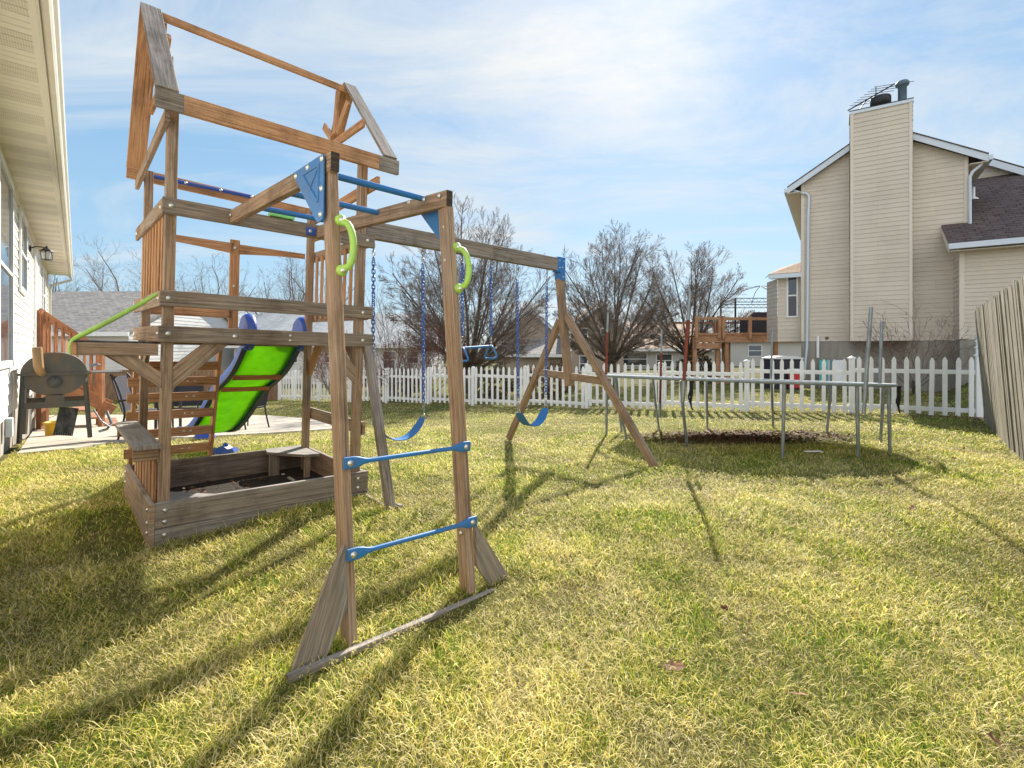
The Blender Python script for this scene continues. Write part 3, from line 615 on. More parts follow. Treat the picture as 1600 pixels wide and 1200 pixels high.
vs = [LW(v, o_, z) for v in (-4, 22) for o_, z in sec]; K = len(sec)
mb.add(vs, [[k, (k+1) % K, K+(k+1) % K, K+k] for k in range(K)], [[(0, 0)]*4]*K); mb.quad([LW(22, o_, z) for o_, z in ((.524, 3.70), (.57, 3.70), (.585, 3.73), (.612, 3.80), (.62, 3.835), (.524, 3.835))]); mb.build('gutter', M['gutter'], H)
mb = MB(); mb.prism([LW(-4, .56, 3.85), LW(22, .56, 3.85), LW(22, -4, 5.7), LW(-4, -4, 5.7)], (0, 0, .08)); mb.build('roof', M['shgray'], H)
mb = MB(); mb.tube([LW(21.85, .57, 3.69), LW(21.85, .56, 3.6), LW(21.7, .10, 3.38), LW(21.7, .06, 3.25), LW(21.7, .06, .5)], .038, 8); mb.build('downspout', M['gutter'], H)
window(H, LO, ld, ln, 8.2, 9.92, 1.08, 3.62, wd=.09); window(H, LO, ld, ln, 11.15, 12.5, 2.26, 3.58, wd=.08); window(H, LO, ld, ln, 18.2, 19.2, 2.1, 3.5, wd=.07)
mb = MB(); obox(mb, LO, ld, ln, 14.9, 15.0, .0, .06, .95, 3.5); obox(mb, LO, ld, ln, 15.95, 16.05, .0, .06, .95, 3.5); obox(mb, LO, ld, ln, 15.0, 15.95, .0, .06, 3.42, 3.5); d_ = mb.build('door_frame', M['white'], H)
mb = MB(); obox(mb, LO, ld, ln, 15.0, 15.95, .015, .045, .98, 3.42); mb.build('door', M['bluegray'], H)
mb = MB(); mb.tube([LW(14.4, .05, 3.3), LW(14.4, .05, .6)], .02, 8); mb.build('conduit', M['white'], H)
mb = MB(); mb.tube([LW(v, .03, z) for v, z in ((9.98, .98), (10.1, .9), (10.12, .75), (10.0, .6), (10.05, .45), (10.0, .33), (10.25, .25))], .006, 6); mb.build('cord', M['white'], H)
mb = MB(); obox(mb, LO, ld, ln, 9.2, 9.36, .014, .08, .18, .42); mb.build('utility_box', M['bluegray'], H)
# lantern
lp = LW(13.6, .0, 3.30); Lt = thing('wall_lantern', 'black wall lantern with glass panes beside the house door', 'outdoor lamp', loc=lp)
mb = MB(); mb.lathe(LW(13.6, .01, 3.30), ln, [(.07, 0), (.07, .015), (.03, .03)], 14); mb.tube([LW(13.6, .02, 3.30), LW(13.6, .10, 3.35), LW(13.6, .22, 3.35), LW(13.6, .26, 3.32)], .012, 8)
mb.build('arm', M['black'], Lt); c0 = LW(13.6, .26, 0)
mb = MB(); mb.lathe((c0.x, c0.y, 3.10), (0, 0, 1), [(.075, 0), (.085, .0), (.085, .015), (.07, .016)], 6, smooth=False); mb.lathe((c0.x, c0.y, 3.27), (0, 0, 1), [(.115, 0), (.10, .02), (.05, .06), (.02, .07), (.02, .10), (.005, .12)], 6, smooth=False)
for k in range(6):
    t = k*math.pi/3; mb.tube([(c0.x+.078*math.cos(t), c0.y+.078*math.sin(t), 3.11), (c0.x+.10*math.cos(t), c0.y+.10*math.sin(t), 3.275)], .006, 5)
mb.build('cage', M['black'], Lt); mg = mat('lantern_glass', (.75, .78, .75), .15); mg.node_tree.nodes['Principled BSDF'].inputs['Transmission Weight'].default_value = .6
mb = MB(); mb.lathe((c0.x, c0.y, 3.115), (0, 0, 1), [(.068, 0), (.09, .155)], 6, smooth=False); mb.build('glass', mg, Lt)
# ---------------- redwood steps by the house door
SP = np.array((-9.3, 11.3)); zg = gzf(*SP); ST = thing('porch_steps', 'reddish wooden porch steps with a sloping baluster rail against the house', 'steps', loc=(SP[0], SP[1], zg))
n3, d3 = ln, ld; W0 = LW(15.0, .02, 0)
def sp(a, b, z): return W0+n3*a+d3*b+Vector((0, 0, z))   # a: out from the wall, b: along it
for b in (0, 1.5):
    mb = MB(); mb.beam(sp(1.12, b, zg-.05), sp(1.12, b, 1.32), .10, .10, (0, 1, 0)); mb.build('post', M['redwood'], ST)
    mb = MB(); mb.beam(sp(.10, b, zg), sp(.10, b, 2.18), .12, .12, (0, 1, 0)); mb.build('post', M['redwood'], ST)
    mb = MB(); mb.beam(sp(.05, b, 2.18), sp(1.18, b, 1.22), .04, .14); mb.build('hand_rail', M['redwood'], ST)
    mb = MB(); mb.beam(sp(.05, b, 1.20), sp(1.15, b, .22), .04, .10); mb.build('bottom_rail', M['redwood'], ST)
    for k in range(7):
        a = .20+k*.125; f = (a-.05)/1.13; mb = MB(); mb.beam(sp(a, b-.035, 1.17-f*.96), sp(a, b-.035, 2.16-f*.96), .035, .035, (0, 1, 0)); mb.build('baluster', M['redwood'], ST)
    mb = MB(); mb.beam(sp(.0, b, .75), sp(1.35, b, -.10), .04, .22); mb.build('stringer', M['redwood'], ST)
for k in range(5):
    mb = MB(); obox(mb, W0, d3, n3, 0, 1.5, 1.15-k*.27+.0, 1.45-k*.27, zg+.10+k*.19, zg+.14+k*.19); mb.build('tread', M['redwood'], ST)
# ---------------- smoker grill
SC = Vector((-6.78, 7.45, 0)); zg = gzf(SC.x, SC.y)+.03
SM = thing('smoker_grill', 'large barrel smoker on steel legs with a tan chimney, beside the cream house', 'smoker', loc=(SC.x, SC.y, zg))
ax_, sx_ = ld, ln
def sm(a, u, z): return SC+ax_*a+sx_*u+Vector((0, 0, z))
def ell(a, k, n=40, r0=.37, r1=.315, zc=.955): return [sm(a, r0*k*math.cos(2*math.pi*i/n), zc+r1*k*math.sin(2*math.pi*i/n)) for i in range(n)]
def halfdrum(a0, a1, top, name, mt):
    n = 22; pts = []
    for i in range(n+1):
        t = math.pi*i/n if top else math.pi+math.pi*i/n; pts.append((.37*math.cos(t), .955+.315*math.sin(t)+(.006 if top else -.006)))
    mb = MB(); mb.prism([sm(a0, u, z) for u, z in pts], ax_*(a1-a0)); return mb.build(name, M[mt], SM)
LID = halfdrum(.0, 1.1, True, 'lid', 'smoker'); BAR = halfdrum(.0, 1.1, False, 'barrel', 'smoker')
mb = MB(); mb.beam(sm(-.012, -.40, .955), sm(-.012, .40, .955), .035, .035); mb.beam(sm(0, .40, .955), sm(1.1, .40, .955), .03, .03); mb.build('rim', M['smoker'], BAR)
mb = MB(); mb.tube([sm(-.0, -.14, .97), sm(-.11, -.15, 1.0), sm(-.14, -.17, 1.08), sm(-.15, -.185, 1.35)], [.05, .056, .058, .058], 16); mb.build('chimney', M['tanmetal'], SM)
mb = MB(); mb.lathe(sm(-.008, 0, .84), -ax_, [(.085, 0), (.085, .006), (.02, .008)], 20); V_ = mb.build('vent', M['smoker'], BAR)
mb = MB()
for k in range(5):
    t = k*2*math.pi/5+.3; mb.add([sm(-.018, .02*math.cos(t), .84+.02*math.sin(t)), sm(-.018, .078*math.cos(t-.28), .84+.078*math.sin(t-.28)), sm(-.018, .078*math.cos(t+.28), .84+.078*math.sin(t+.28))], [[0, 1, 2]], [[(0, 0)]*3])
V_.data.materials.append(M['smokersoot']); mb.build('vent_slots', M['smokersoot'], BAR)
for a in (.02, 1.05):
    for u in (-1, 1):
        mb = MB(); mb.beam(sm(a, u*.34, .95), sm(a+(-.02 if a < .5 else .02), u*(.40 if u > 0 else .38), -.03), .045, .045, (0, 1, 0)); mb.build('leg', M['smoker'], SM)
    mb = MB(); mb.beam(sm(a, -.34, .50), sm(a, .36, .50), .03, .09); mb.build('brace', M['smoker'], SM)
mb = MB(); mb.prism([sm(-.0, -.12, .50), sm(-.0, .12, .50), sm(0, .09, .66), sm(0, -.09, .66)], ax_*.02); mb.build('bracket', M['smoker'], SM)
mb = MB(); mb.prism([sm(-.06, -.02, .06), sm(-.06, .20, .02), sm(.06, .27, .42), sm(.06, .05, .46)], ax_*.02); ap = mb.build('charcoal_tray', M['smokersoot'], SM)
mb = MB()
for k in range(9): mb.beam(sm(-.075, -.015+k*.025, .065-k*.0045), sm(-.075, -.01+k*.025, .105-k*.0045), .014, .004, (1, 0, 0))
mb.build('grate_edge', M['chain'], ap)
mb = MB(); obox(mb, SC, ax_, sx_, .1, 1.0, .43, .80, .95, .965); mb.beam(sm(.1, .80, .955), sm(1.0, .80, .955), .02, .03); mb.build('side_shelf', M['smoker'], SM)
mb = MB(); mb.tube([sm(.15, .40, 1.06), sm(.15, .46, 1.07), sm(.15, .52, 1.08), sm(.95, .52, 1.08), sm(.95, .40, 1.06)], .012, 8); mb.build('lid_handle', M['chain'], SM)
mb = MB(); mb.tube([sm(.5, .45, .35), sm(.5, .55, .15), sm(.45, .66, .05)], .012, 6); mb.tube([sm(.6, .62, .30), sm(.52, .68, .10), sm(.46, .62, .02), sm(.40, .52, .0)], .022, 8); mb.build('wheel_bracket', M['steel'], SM)
# yellow crate by the house
zc = gzf(-8.35, 9.6); CR = thing('bucket', 'yellow plastic tub standing on the patio behind the smoker', 'tub', loc=(-8.45, 9.3, zc))
mb = MB(); mb.lathe((-8.45, 9.3, zc+.04), (0, 0, 1), [(.14, 0), (.16, .26), (.175, .26), (.175, .29), (.15, .29), (.13, .05)], 20); mb.build('tub', M['yellow'], CR)
mb = MB(); mb.tube([(-8.45-.17, 9.3, zc+.3), (-8.45-.12, 9.3, zc+.4), (-8.45, 9.3, zc+.44), (-8.45+.12, 9.3, zc+.4), (-8.45+.17, 9.3, zc+.3)], .006, 6); mb.build('handle', M['chain'], CR)
# ---------------- patio furniture
def chair(x, y, rz, label):
    z0 = gzf(x, y)+.04; mw = Matrix.Translation((x, y, z0)) @ Matrix.Rotation(rz, 4, 'Z'); t = thing('patio_chair', label, 'chair', mw=mw, group='dark metal patio chairs')
    for sg in (-1, 1):
        m = MB(); m.T = mw; q = cr([(sg*.27, -.42, 1.06), (sg*.27, -.36, .98), (sg*.27, -.27, .70), (sg*.27, -.22, .44), (sg*.28, -.26, .2), (sg*.29, -.31, 0)], 4); m.tube([V(tuple(p)) for p in q], .016, 8); m.build('back_frame', M['black'], t)
        m = MB(); m.T = mw; q = cr([(sg*.29, -.28, .64), (sg*.30, 0, .66), (sg*.30, .22, .62), (sg*.29, .25, .5), (sg*.28, .27, 0)], 4); m.tube([V(tuple(p)) for p in q], .014, 8); m.build('arm_frame', M['black'], t)
    m = MB(); m.T = mw; m.prism([(-.26, -.25, .42), (.26, -.25, .42), (.26, .26, .45), (-.26, .26, .45)], (0, 0, .02)); m.build('seat', M['fabric'], t)
    m = MB(); m.T = mw; m.prism([(-.26, -.25, .46), (.26, -.25, .46), (.26, -.40, 1.02), (-.26, -.40, 1.02)], (0, -.015, .005)); m.build('backrest', M['fabric'], t)
chair(-6.05, 8.35, R(-75), 'dark metal patio chair seen edge-on left of the tower post')
chair(-6.9, 10.6, R(-160), 'dark metal patio chair behind the climbing steps')
chair(-5.5, 10.4, R(70), 'dark metal patio chair right of the green slide, legs showing')
tz = gzf(-6.2, 9.9)+.04; TB = thing('patio_table', 'dark rectangular patio table behind the climbing steps', 'table', loc=(-6.1, 9.8, tz))
mb = MB(); mb.bx(-6.75, -5.5, 9.4, 10.2, tz+.70, tz+.73); mb.build('table_top', M['black'], TB)
for a, b in ((-6.7, 9.45), (-5.55, 9.45), (-6.7, 10.15), (-5.55, 10.15)):
    mb = MB(); mb.beam((a, b, tz), (a, b, tz+.70), .04, .04, (0, 1, 0)); mb.build('leg', M['black'], TB)
tx, ty = -3.15, 6.45; tz = gzf(tx, ty); 
def toy(x, y, z, col, label, rz=0):
    mw = Matrix.Translation((x, y, z)) @ Matrix.Rotation(rz, 4, 'Z'); t = thing('toy_rocker', label, 'toy', mw=mw)
    m = MB(); m.T = mw; q = [(-.16, 0, .02), (-.14, 0, .07), (-.07, 0, .06), (-.02, 0, .10), (.04, 0, .105), (.09, 0, .07), (.15, 0, .075), (.17, 0, .03), (.0, 0, .0)]; m.prism(q, (0, .12, 0)); m.build('body', M[col], t)
    m = MB(); m.T = mw; m.lathe((.03, .06, .10), (0, 0, 1), [(.03, 0), (.035, .02), (.015, .04)], 12); m.build('knob', M[col], t)
toy(-3.6, 6.2, gzf(-3.6, 6.2)+.02, 'blue2', 'small blue plastic toy on the lawn behind the sandbox')
toy(-5.35, 9.2, gzf(-5.35, 9.2)+.76, 'red', 'red plastic toy on the patio table, seen between the climbing steps')
toy(-5.05, 8.2, gzf(-5.05, 8.2)+.24, 'red', 'red plastic toy on an upturned blue tub beside the slide')
TT = thing('toy_tub', 'upturned blue plastic tub beside the slide on the patio edge', 'tub', loc=(-5.05, 8.26, gzf(-5.05, 8.2)))
mb = MB(); mb.lathe((-5.05, 8.26, gzf(-5.05, 8.2)+.035), (0, 0, 1), [(.16, 0), (.16, .02), (.14, .03), (.12, .20)], 20); mb.build('tub', M['blue2'], TT)
# ---------------- fences
FA = np.array((8.93, 9.6)); 
fpx = [1530, 1331, 1167, 1032, 917, 821, 739.5, 670, 604, 549, 500, 461, 437]
def fpt(x): k = (x-800)/785; Y = 14.815/(1+.584*k); return np.array((k*Y, Y))
fp = [fpt(x) for x in fpx]
FN = thing('picket_fence', 'white vinyl picket fence across the back of the yard', 'fence', loc=(*fp[4], gzf(*fp[4])))
def post(p, z0, h, parent, mt='white', w=.10):
    mb = MB(); mb.beam((p[0], p[1], z0-.1), (p[0], p[1], z0+h), w, w, (.5, .86, 0), .005); o = mb.build('fence_post', M[mt], parent)
    mb = MB(); a = math.atan2(.584, -1); 
    mb.lathe((p[0], p[1], z0+h), (0, 0, 1), [(w*.80, 0), (w*.80, .018), (w*.5, .035), (w*.1, .055)], 4, smooth=False); mb.build('post_cap', M[mt], o)
def panel(a, b, za, zb, parent, npk, h=1.14, low=.05, step=True):
    d = (b-a); Ln = np.linalg.norm(d); d = d/Ln; zz_ = (za+zb)/2 if step else None; mb = MB(); up = (0, 0, 1); nr = np.array((-d[1], d[0]))
    def zat(f): return zz_ if step else za+(zb-za)*f
    for zr in (.16, .90):
        mb.beam((*(a+d*.05), zat(0)+zr), (*(b-d*.05), zat(1)+zr), .038, .085, up)
    for k in range(npk):
        f = (k+.62)/(npk+.24); p = a+d*Ln*f; z0 = zat(f)+low; w2 = .038; c = p-nr*.032*(1 if nr[1] > 0 else -1)
        pts = [(-w2, z0), (w2, z0), (w2, z0+h-.07), (w2*.25, z0+h), (-w2*.25, z0+h), (-w2, z0+h-.07)]
        jx, jt = random.gauss(0, .004), random.gauss(0, .006); mb.prism([(c[0]+d[0]*(u+jx+jt*(z-z0)), c[1]+d[1]*(u+jx+jt*(z-z0)), z+jt) for u, z in pts], (nr[0]*.02, nr[1]*.02, 0), grain=(0, 0, 1))
    return mb.build('picket_panel', M['white'], parent)
for i, p in enumerate(fp): post(p, gzf(*p), 1.16 if i else 1.20, FN)
for i in range(len(fp)-1):
    nn = int(round(np.linalg.norm(fp[i]-fp[i+1])/.195)); panel(fp[i], fp[i+1], gzf(*fp[i]), gzf(*fp[i+1]), FN, nn)
# return run, climbing away
FR = thing('picket_fence', 'short white picket fence run stepping uphill behind the corner post', 'fence', loc=(9.1, 9.9, 0))
rp = [np.array((8.93, 9.6))+np.array((.925, 1.0))*q for q in (0, 1.55, 3.1, 4.65, 6.0)]; rz_ = [0, .16, .33, .50, .64]
for p, z in list(zip(rp, rz_))[1:]: post(p, z, 1.2, FR)
for i in range(4): panel(rp[i], rp[i+1], rz_[i], rz_[i+1], FR, 9, step=True)
# leaning wooden fence on the right
WA = np.array((8.62, 9.15)); WB = np.array((.803, 1.0))
WF = thing('wooden_fence', 'old weathered grey-brown wooden privacy fence leaning at the right edge', 'fence', loc=(7, 7.1, 0))
ln_ = np.linalg.norm(WB); wd_ = -WB/ln_; wn = np.array((-wd_[1], wd_[0])); wn = wn if wn[0] < 0 else -wn
for k in range(88):
    b = WA+wd_*(k*.106+.0); z0 = gzf(*b)-.02; hh = 2.10+random.uniform(-.02, .02)-.05*max(0, 1-k/2); tilt = wd_*(-.24*min(1, 1.0))+wn*.12
    t0 = b+wn*(random.uniform(-.007, .007)+(.008 if k % 2 else 0))
    mb = MB(); q0 = Vector((t0[0], t0[1], z0)); q1 = Vector((t0[0]+tilt[0], t0[1]+tilt[1], z0+hh)); mb.T = None
    dr = (q1-q0).normalized(); sdv = Vector((wd_[0], wd_[1], 0)); sdv = (sdv-dr*sdv.dot(dr)).normalized(); w2 = .050; c = .02
    pts = [q0-sdv*w2, q0+sdv*w2, q1+sdv*w2-dr*c, q1+sdv*(w2-c), q1-sdv*(w2-c), q1-sdv*w2-dr*c]
    mb.prism(pts, Vector((-wn[0]*.018, -wn[1]*.018, 0)), grain=tuple(dr)); mb.build('board', M['fence'], WF)
for z in (.35, 1.1, 1.8):
    mb = MB(); a = WA-wn*.05+wn*.12*z/2.1; b = WA+wd_*9.2-wn*.05+wn*.12*z/2.1; mb.beam((*a, z), (*b, z), .04, .09); mb.build('fence_rail', M['fence'], WF)
# brown fence far left
BF = thing('wooden_fence', 'low brown board fence beyond the patio at the far left', 'fence', loc=(-13, 20.5, gzf(-13, 20.5)))
bz = gzf(-13, 20.5)
for k in range(74):
    x = -19.6+k*.139; mb = MB(); h_ = 1.22+random.uniform(-.015, .015); mb.prism([(x-.066, 20.5, bz), (x+.066, 20.5, bz), (x+.066, 20.5, bz+h_-.02), (x+.04, 20.5, bz+h_), (x-.04, 20.5, bz+h_), (x-.066, 20.5, bz+h_-.02)], (0, .02, 0), grain=(0, 0, 1)); mb.build('board', M['brownfence'], BF)
mb = MB(); mb.bx(-19.7, -9.3, 20.53, 20.57, bz+.2, bz+.29); mb.bx(-19.7, -9.3, 20.53, 20.57, bz+.9, bz+.99); mb.build('fence_rail', M['brownfence'], BF)
# ---------------- large beige house on the right
rx = Vector((.839, -.544, 0)); rn = Vector((-.544, -.839, 0)); RO = Vector((10.36, 18.0, 0))
def rp_(x, y, off):   # where a sight line meets the facade set forward by off: (u, z)
    d = Vector(((x-800)/785, 1, (548-y)/785)); o = RO+rn*off; l = (o.dot(rn))/(d.dot(rn)); p = d*l; return ((p-RO).dot(rx), p.z+1.3)
BH = thing('house', 'tall beige two-storey house with a siding-clad chimney and brown lower roof', 'house', loc=RO+rx*2+Vector((0, 0, 0)))
def wallp(poly, off, name='siding_wall', mt='beige', pitch=.147):
    mb = MB(); siding(mb, RO+rn*off, rx, rn, poly, pitch); return mb.build(name, M[mt], BH)
z0 = 1.64; uC0, zT0 = rp_(1328.5, 180, .6); uC1, zT1 = rp_(1426, 161, .6); zT = (zT0+zT1)/2+.02
uR = rp_(1513, 400, 0)[0]; uL = 0
pk = (2.25, 8.62)
wallp([(uL, z0), (uR, z0), (uR, 7.30), (pk[0], pk[1]), (uL, 7.24)], 0)
mb = MB(); siding(mb, RO+rn*.6, rx, rn, [(uC0+.09, z0-.02), (uC1-.09, z0-.02), (uC1-.09, zT), (uC0+.09, zT)], .147)
for u, sg in ((uC0, -1), (uC1, 1)): siding(mb, RO+rx*u, (rn if sg < 0 else rn), rx*sg, [(0, z0), (.6, z0), (.6, zT), (0, zT)], .147)
CH = mb.build('chimney', M['beige'], BH)
mb = MB()
for u in (uC0, uC1-.09): obox(mb, RO, rx, rn, u, u+.09, .55, .625, z0-.02, zT)
mb.build('chimney_trim', M['beigetrim'], CH)
mb = MB(); obox(mb, RO, rx, rn, uC0-.03, uC1+.03, -.3, .64, zT, zT+.10); mb.build('chimney_cap', M['bluegray'], CH)
mb = MB(); obox(mb, RO, rx, rn, uC0-.03, uC1+.03, -.31, .65, zT+.102, zT+.125); mb.build('cap_flashing', M['black'], CH)
mb = MB(); siding(mb, RO+rn*-.6, rx*-1, rn*-1, [(-uC1, 7), (-uC0, 7), (-uC0, zT), (-uC1, zT)], .147); mb.build('chimney_back', M['beige'], CH)
M['ventsteel'] = painted('dark_vent_steel', (.10, .15, .19), .5, .4, 6)
fc = RO+rx*(uC0+.84)+rn*.15; mb = MB(); mb.lathe((fc.x, fc.y, zT+.12), (0, 0, 1), [(.17, 0), (.17, .10), (.29, .12), (.29, .40), (.27, .43), (.15, .43)], 20); mb.build('flue_cap', M['black'], CH)
fc = RO+rx*(uC0+1.42)+rn*.05; mb = MB(); mb.lathe((fc.x, fc.y, zT+.12), (0, 0, 1), [(.12, 0), (.12, .66), (.17, .68), (.19, .72), (.19, .78), (.15, .83), (.03, .85)], 16); mb.build('vent_pipe', M['ventsteel'], CH)
# antenna
ac = RO+rx*(uC0+.72)+rn*.1; AN = thing('tv_antenna', 'thin metal television aerial mounted on the chimney top', 'antenna', loc=(ac.x, ac.y, zT+.12))
mb = MB(); mb.tube([(ac.x, ac.y, zT+.1), (ac.x, ac.y, zT+.95)], .014, 6); mb.build('mast', M['black'], AN)
ad = (rx*.80+Vector((0, 0, .46))-rn*.3).normalized(); base = Vector((ac.x, ac.y, zT+.70)); nv = rn
mb = MB(); mb.tube([base-ad*.95, base+ad*.62], .022, 5); mb.tube([base-ad*.30, base-ad*.30-rx*.28-Vector((0, 0, .38))], .014, 5); mb.build('boom', M['black'], AN)
mb = MB()
for k, f in enumerate((-.6, -.42, -.25, -.08, .1, .28, .44, .6)):
    c = base+ad*f; l = .24+.045*k; e = (rx*.80-rn*.2).normalized(); mb.tube([c-e*l, c+e*l], .009, 4)
for f in (.12, .25): c = base-ad*.30-rx*.28*f*3-Vector((0, 0, .38*f*3)); e = rx; mb.tube([c-e*.28, c+e*.28], .005, 4)
mb.build('element', M['black'], AN)
# trims, rakes, roof
for u in (uL, uR-.10): mb = MB(); obox(mb, RO, rx, rn, u, u+.10, .0, .03, z0, 7.22); mb.build('corner_trim', M['beigetrim'], BH)
sl_ = (pk[1]-7.24)/(pk[0]); eL = (-.42, pk[1]-(pk[0]+.42)*sl_+.16); sr_ = (pk[1]-7.30)/(uR-pk[0]); eR = (uR+.42, pk[1]-(uR+.42-pk[0])*sr_+.16); PK = (pk[0], pk[1]+.16)
def rq(pts, o0, o1, name, m_, par=BH):
    mb = MB(); mb.prism([RO+rx*u+rn*o0+Vector((0, 0, z)) for u, z in pts], rn*(o1-o0)); return mb.build(name, M[m_], par)
for e in (eL, eR): rq([e, PK, (PK[0], PK[1]-.20), (e[0], e[1]-.22)], .24, .265, 'rake_board', 'bluegray')
RF = None
for e, nm in ((eL, 0), (eR, 1)):
    mb = MB(); a = RO+rx*e[0]+rn*.29+Vector((0, 0, e[1])); b = RO+rx*PK[0]+rn*.29+Vector((0, 0, PK[1])); mb.prism([a, b, b-rn*9, a-rn*9], (0, 0, .035), grain=tuple(-rn)); mb.build('roof', M['shbrown'], BH)
    mb = MB(); u0, u1 = (e[0], 0) if nm == 0 else (uR, e[0]); mb.prism([RO+rx*u0+rn*.24+Vector((0, 0, e[1]-.21)), RO+rx*u1+rn*.24+Vector((0, 0, e[1]-.21)), RO+rx*u1-rn*9+Vector((0, 0, e[1]-.21)), RO+rx*u0-rn*9+Vector((0, 0, e[1]-.21))], (0, 0, .02)); mb.build('eave_soffit', M['beigetrim'], BH)
    mb = MB(); gu = e[0]+(-.10 if nm == 0 else .0); obox(mb, RO, rx, rn, gu, gu+.10, -9, .28, e[1]-.17, e[1]-.03); mb.build('gutter', M['bluegray'], BH)
for s_, pts in ((0, [(1236, 296), (1248, 300), (1261, 302), (1264, 306), (1263, 340), (1261, 540), (1256, 592)]), (1, [(1541, 248), (1532, 258), (1520, 268), (1516, 276), (1516, 352), (1526, 358)])):
    mb = MB(); q = []
    for i, (x, y) in enumerate(pts): u, z = rp_(x, y, .12); q.append(RO+rx*u+rn*.09+Vector((0, 0, z)))
    mb.tube(q, .045, 6); mb.build('downspout', M['bluegray'], BH)
mb = MB(); obox(mb, RO, rx, rn, .0, 6, -.3, -.02, -.4, 1.635); mb.build('foundation', M['found'], BH)
mb = MB(); obox(mb, RO, rx, rn, uC0+.05, uC1-.05, .0, .4, .0-.4, 1.62); mb.build('chimney_footing', M['found'], CH) if False else None
mb = MB(); u, z = rp_(1278, 545, .05); obox(mb, RO, rx, rn, u-.04, u+.04, .0, .07, 1.05, 1.82); mb.build('wall_pipe', M['white'], BH)
mb = MB(); u, z = rp_(1292, 528, .05); mb.lathe(RO+rx*u+rn*.0+Vector((0, 0, z)), rn, [(.06, 0), (.05, .05), (.02, .05)], 12); mb.build('wall_vent', M['dark'], BH)
# left side wall of the house
mb = MB(); siding(mb, RO, -rn, -rx, [(0, z0), (9, z0), (9, 7.2), (0, 7.2)], .147); mb.build('siding_wall', M['beige'], BH)
# bay with window
mb = MB(); siding(mb, RO-rn*.35, rx, rn, [(-.78, z0), (0, z0), (0, 3.98), (-.78, 3.98)], .147); siding(mb, RO-rn*.35-rx*.78, (-rn-rx*.5).normalized(), (-rx+rn*.5).normalized(), [(0, z0), (1.0, z0), (1.0, 3.98), (0, 3.98)], .147); BY = mb.build('bay', M['beige'], BH)
u0, z1 = rp_(1229, 428, -.35); u1, z2 = rp_(1247.5, 496, -.35); window(BH, RO-rn*.35, rx, rn, u0, u1, z2, z1, wd=.06)
mb = MB(); c_ = lambda u, o, z: RO+rx*u+rn*o+Vector((0, 0, z)); mb.prism([c_(-1.05, .0, 4.10), (c_(-.0, .0, 4.10)), c_(-.0, -1.0, 4.62), c_(-.75, -1.1, 4.45)], (0, 0, .03), grain=tuple(rx)); mb.quad([c_(-1.05, .0, 4.10), c_(-.75, -1.1, 4.45), c_(-1.3, -1.0, 4.10)]); mb.build('bay_roof', M['shtan'], BY)
mb = MB(); obox(mb, RO, rx, rn, -1.05, 0, -.02, .02, 3.95, 4.10); obox(mb, RO, rx, rn, -1.0, 0, -.36, -.03, 3.97, 4.0); mb.build('bay_fascia', M['bluegray'], BY)
# garage wing
og = .94; ug, _ = rp_(1500, 450, og); WG = [(ug, z0), (ug+7, z0), (ug+7, 4.35), (ug, 4.35)]
wallp(WG, og, pitch=.125); mb = MB(); siding(mb, RO+rx*ug, rn, -rx, [(0, z0), (og, z0), (og, 4.35), (0, 4.35)], .147); mb.build('siding_wall', M['beige'], BH)
mb = MB(); obox(mb, RO, rx, rn, ug-.02, ug+.10, og, og+.03, z0, 4.34); mb.build('corner_trim', M['beigetrim'], BH)
mb = MB(); obox(mb, RO, rx, rn, ug-.0, ug+7, .2, og-.02, -.4, 1.635); mb.build('foundation', M['found'], BH)
oe = og+.38; ue, ze = rp_(1483, 388, oe); ze = 4.42
mb = MB(); a = lambda u, o, z: RO+rx*u+rn*o+Vector((0, 0, z)); rise = .62
mb.prism([a(ue, oe, ze), a(ue+8, oe, ze), a(ue+8, -3.6, ze+(oe+3.6)*rise), a(uR+.03, -3.6, ze+(oe+3.6)*rise), a(uR+.03, .01, ze+(oe)*rise), a(ue, .01, ze+oe*rise)], (0, 0, .04), grain=tuple(rx)); GR = mb.build('garage_roof', M['shbrown'], BH)
mb = MB(); obox(mb, RO, rx, rn, ue-.02, ue+8, oe, oe+.10, ze-.14, ze+.02); mb.build('gutter', M['bluegray'], BH)
mb = MB(); mb.prism([a(ue, oe-.01, ze-.02), a(ue, .0, ze+oe*rise-.02), a(ue, .0, ze+oe*rise-.18), a(ue, oe-.01, ze-.20)], rx*-.02); obox(mb, RO, rx, rn, ue, ue+8, og, oe, ze-.20, ze-.18); mb.build('fascia', M['beigetrim'], BH)
mb = MB(); p = a(uR+.42, -1.8, ze+(oe+1.8)*rise); mb.lathe(p, (0, 0, 1), [(.14, 0), (.14, .03), (.05, .10), (.05, .42), (.04, .42)], 14); mb.build('roof_vent', M['white'], GR)
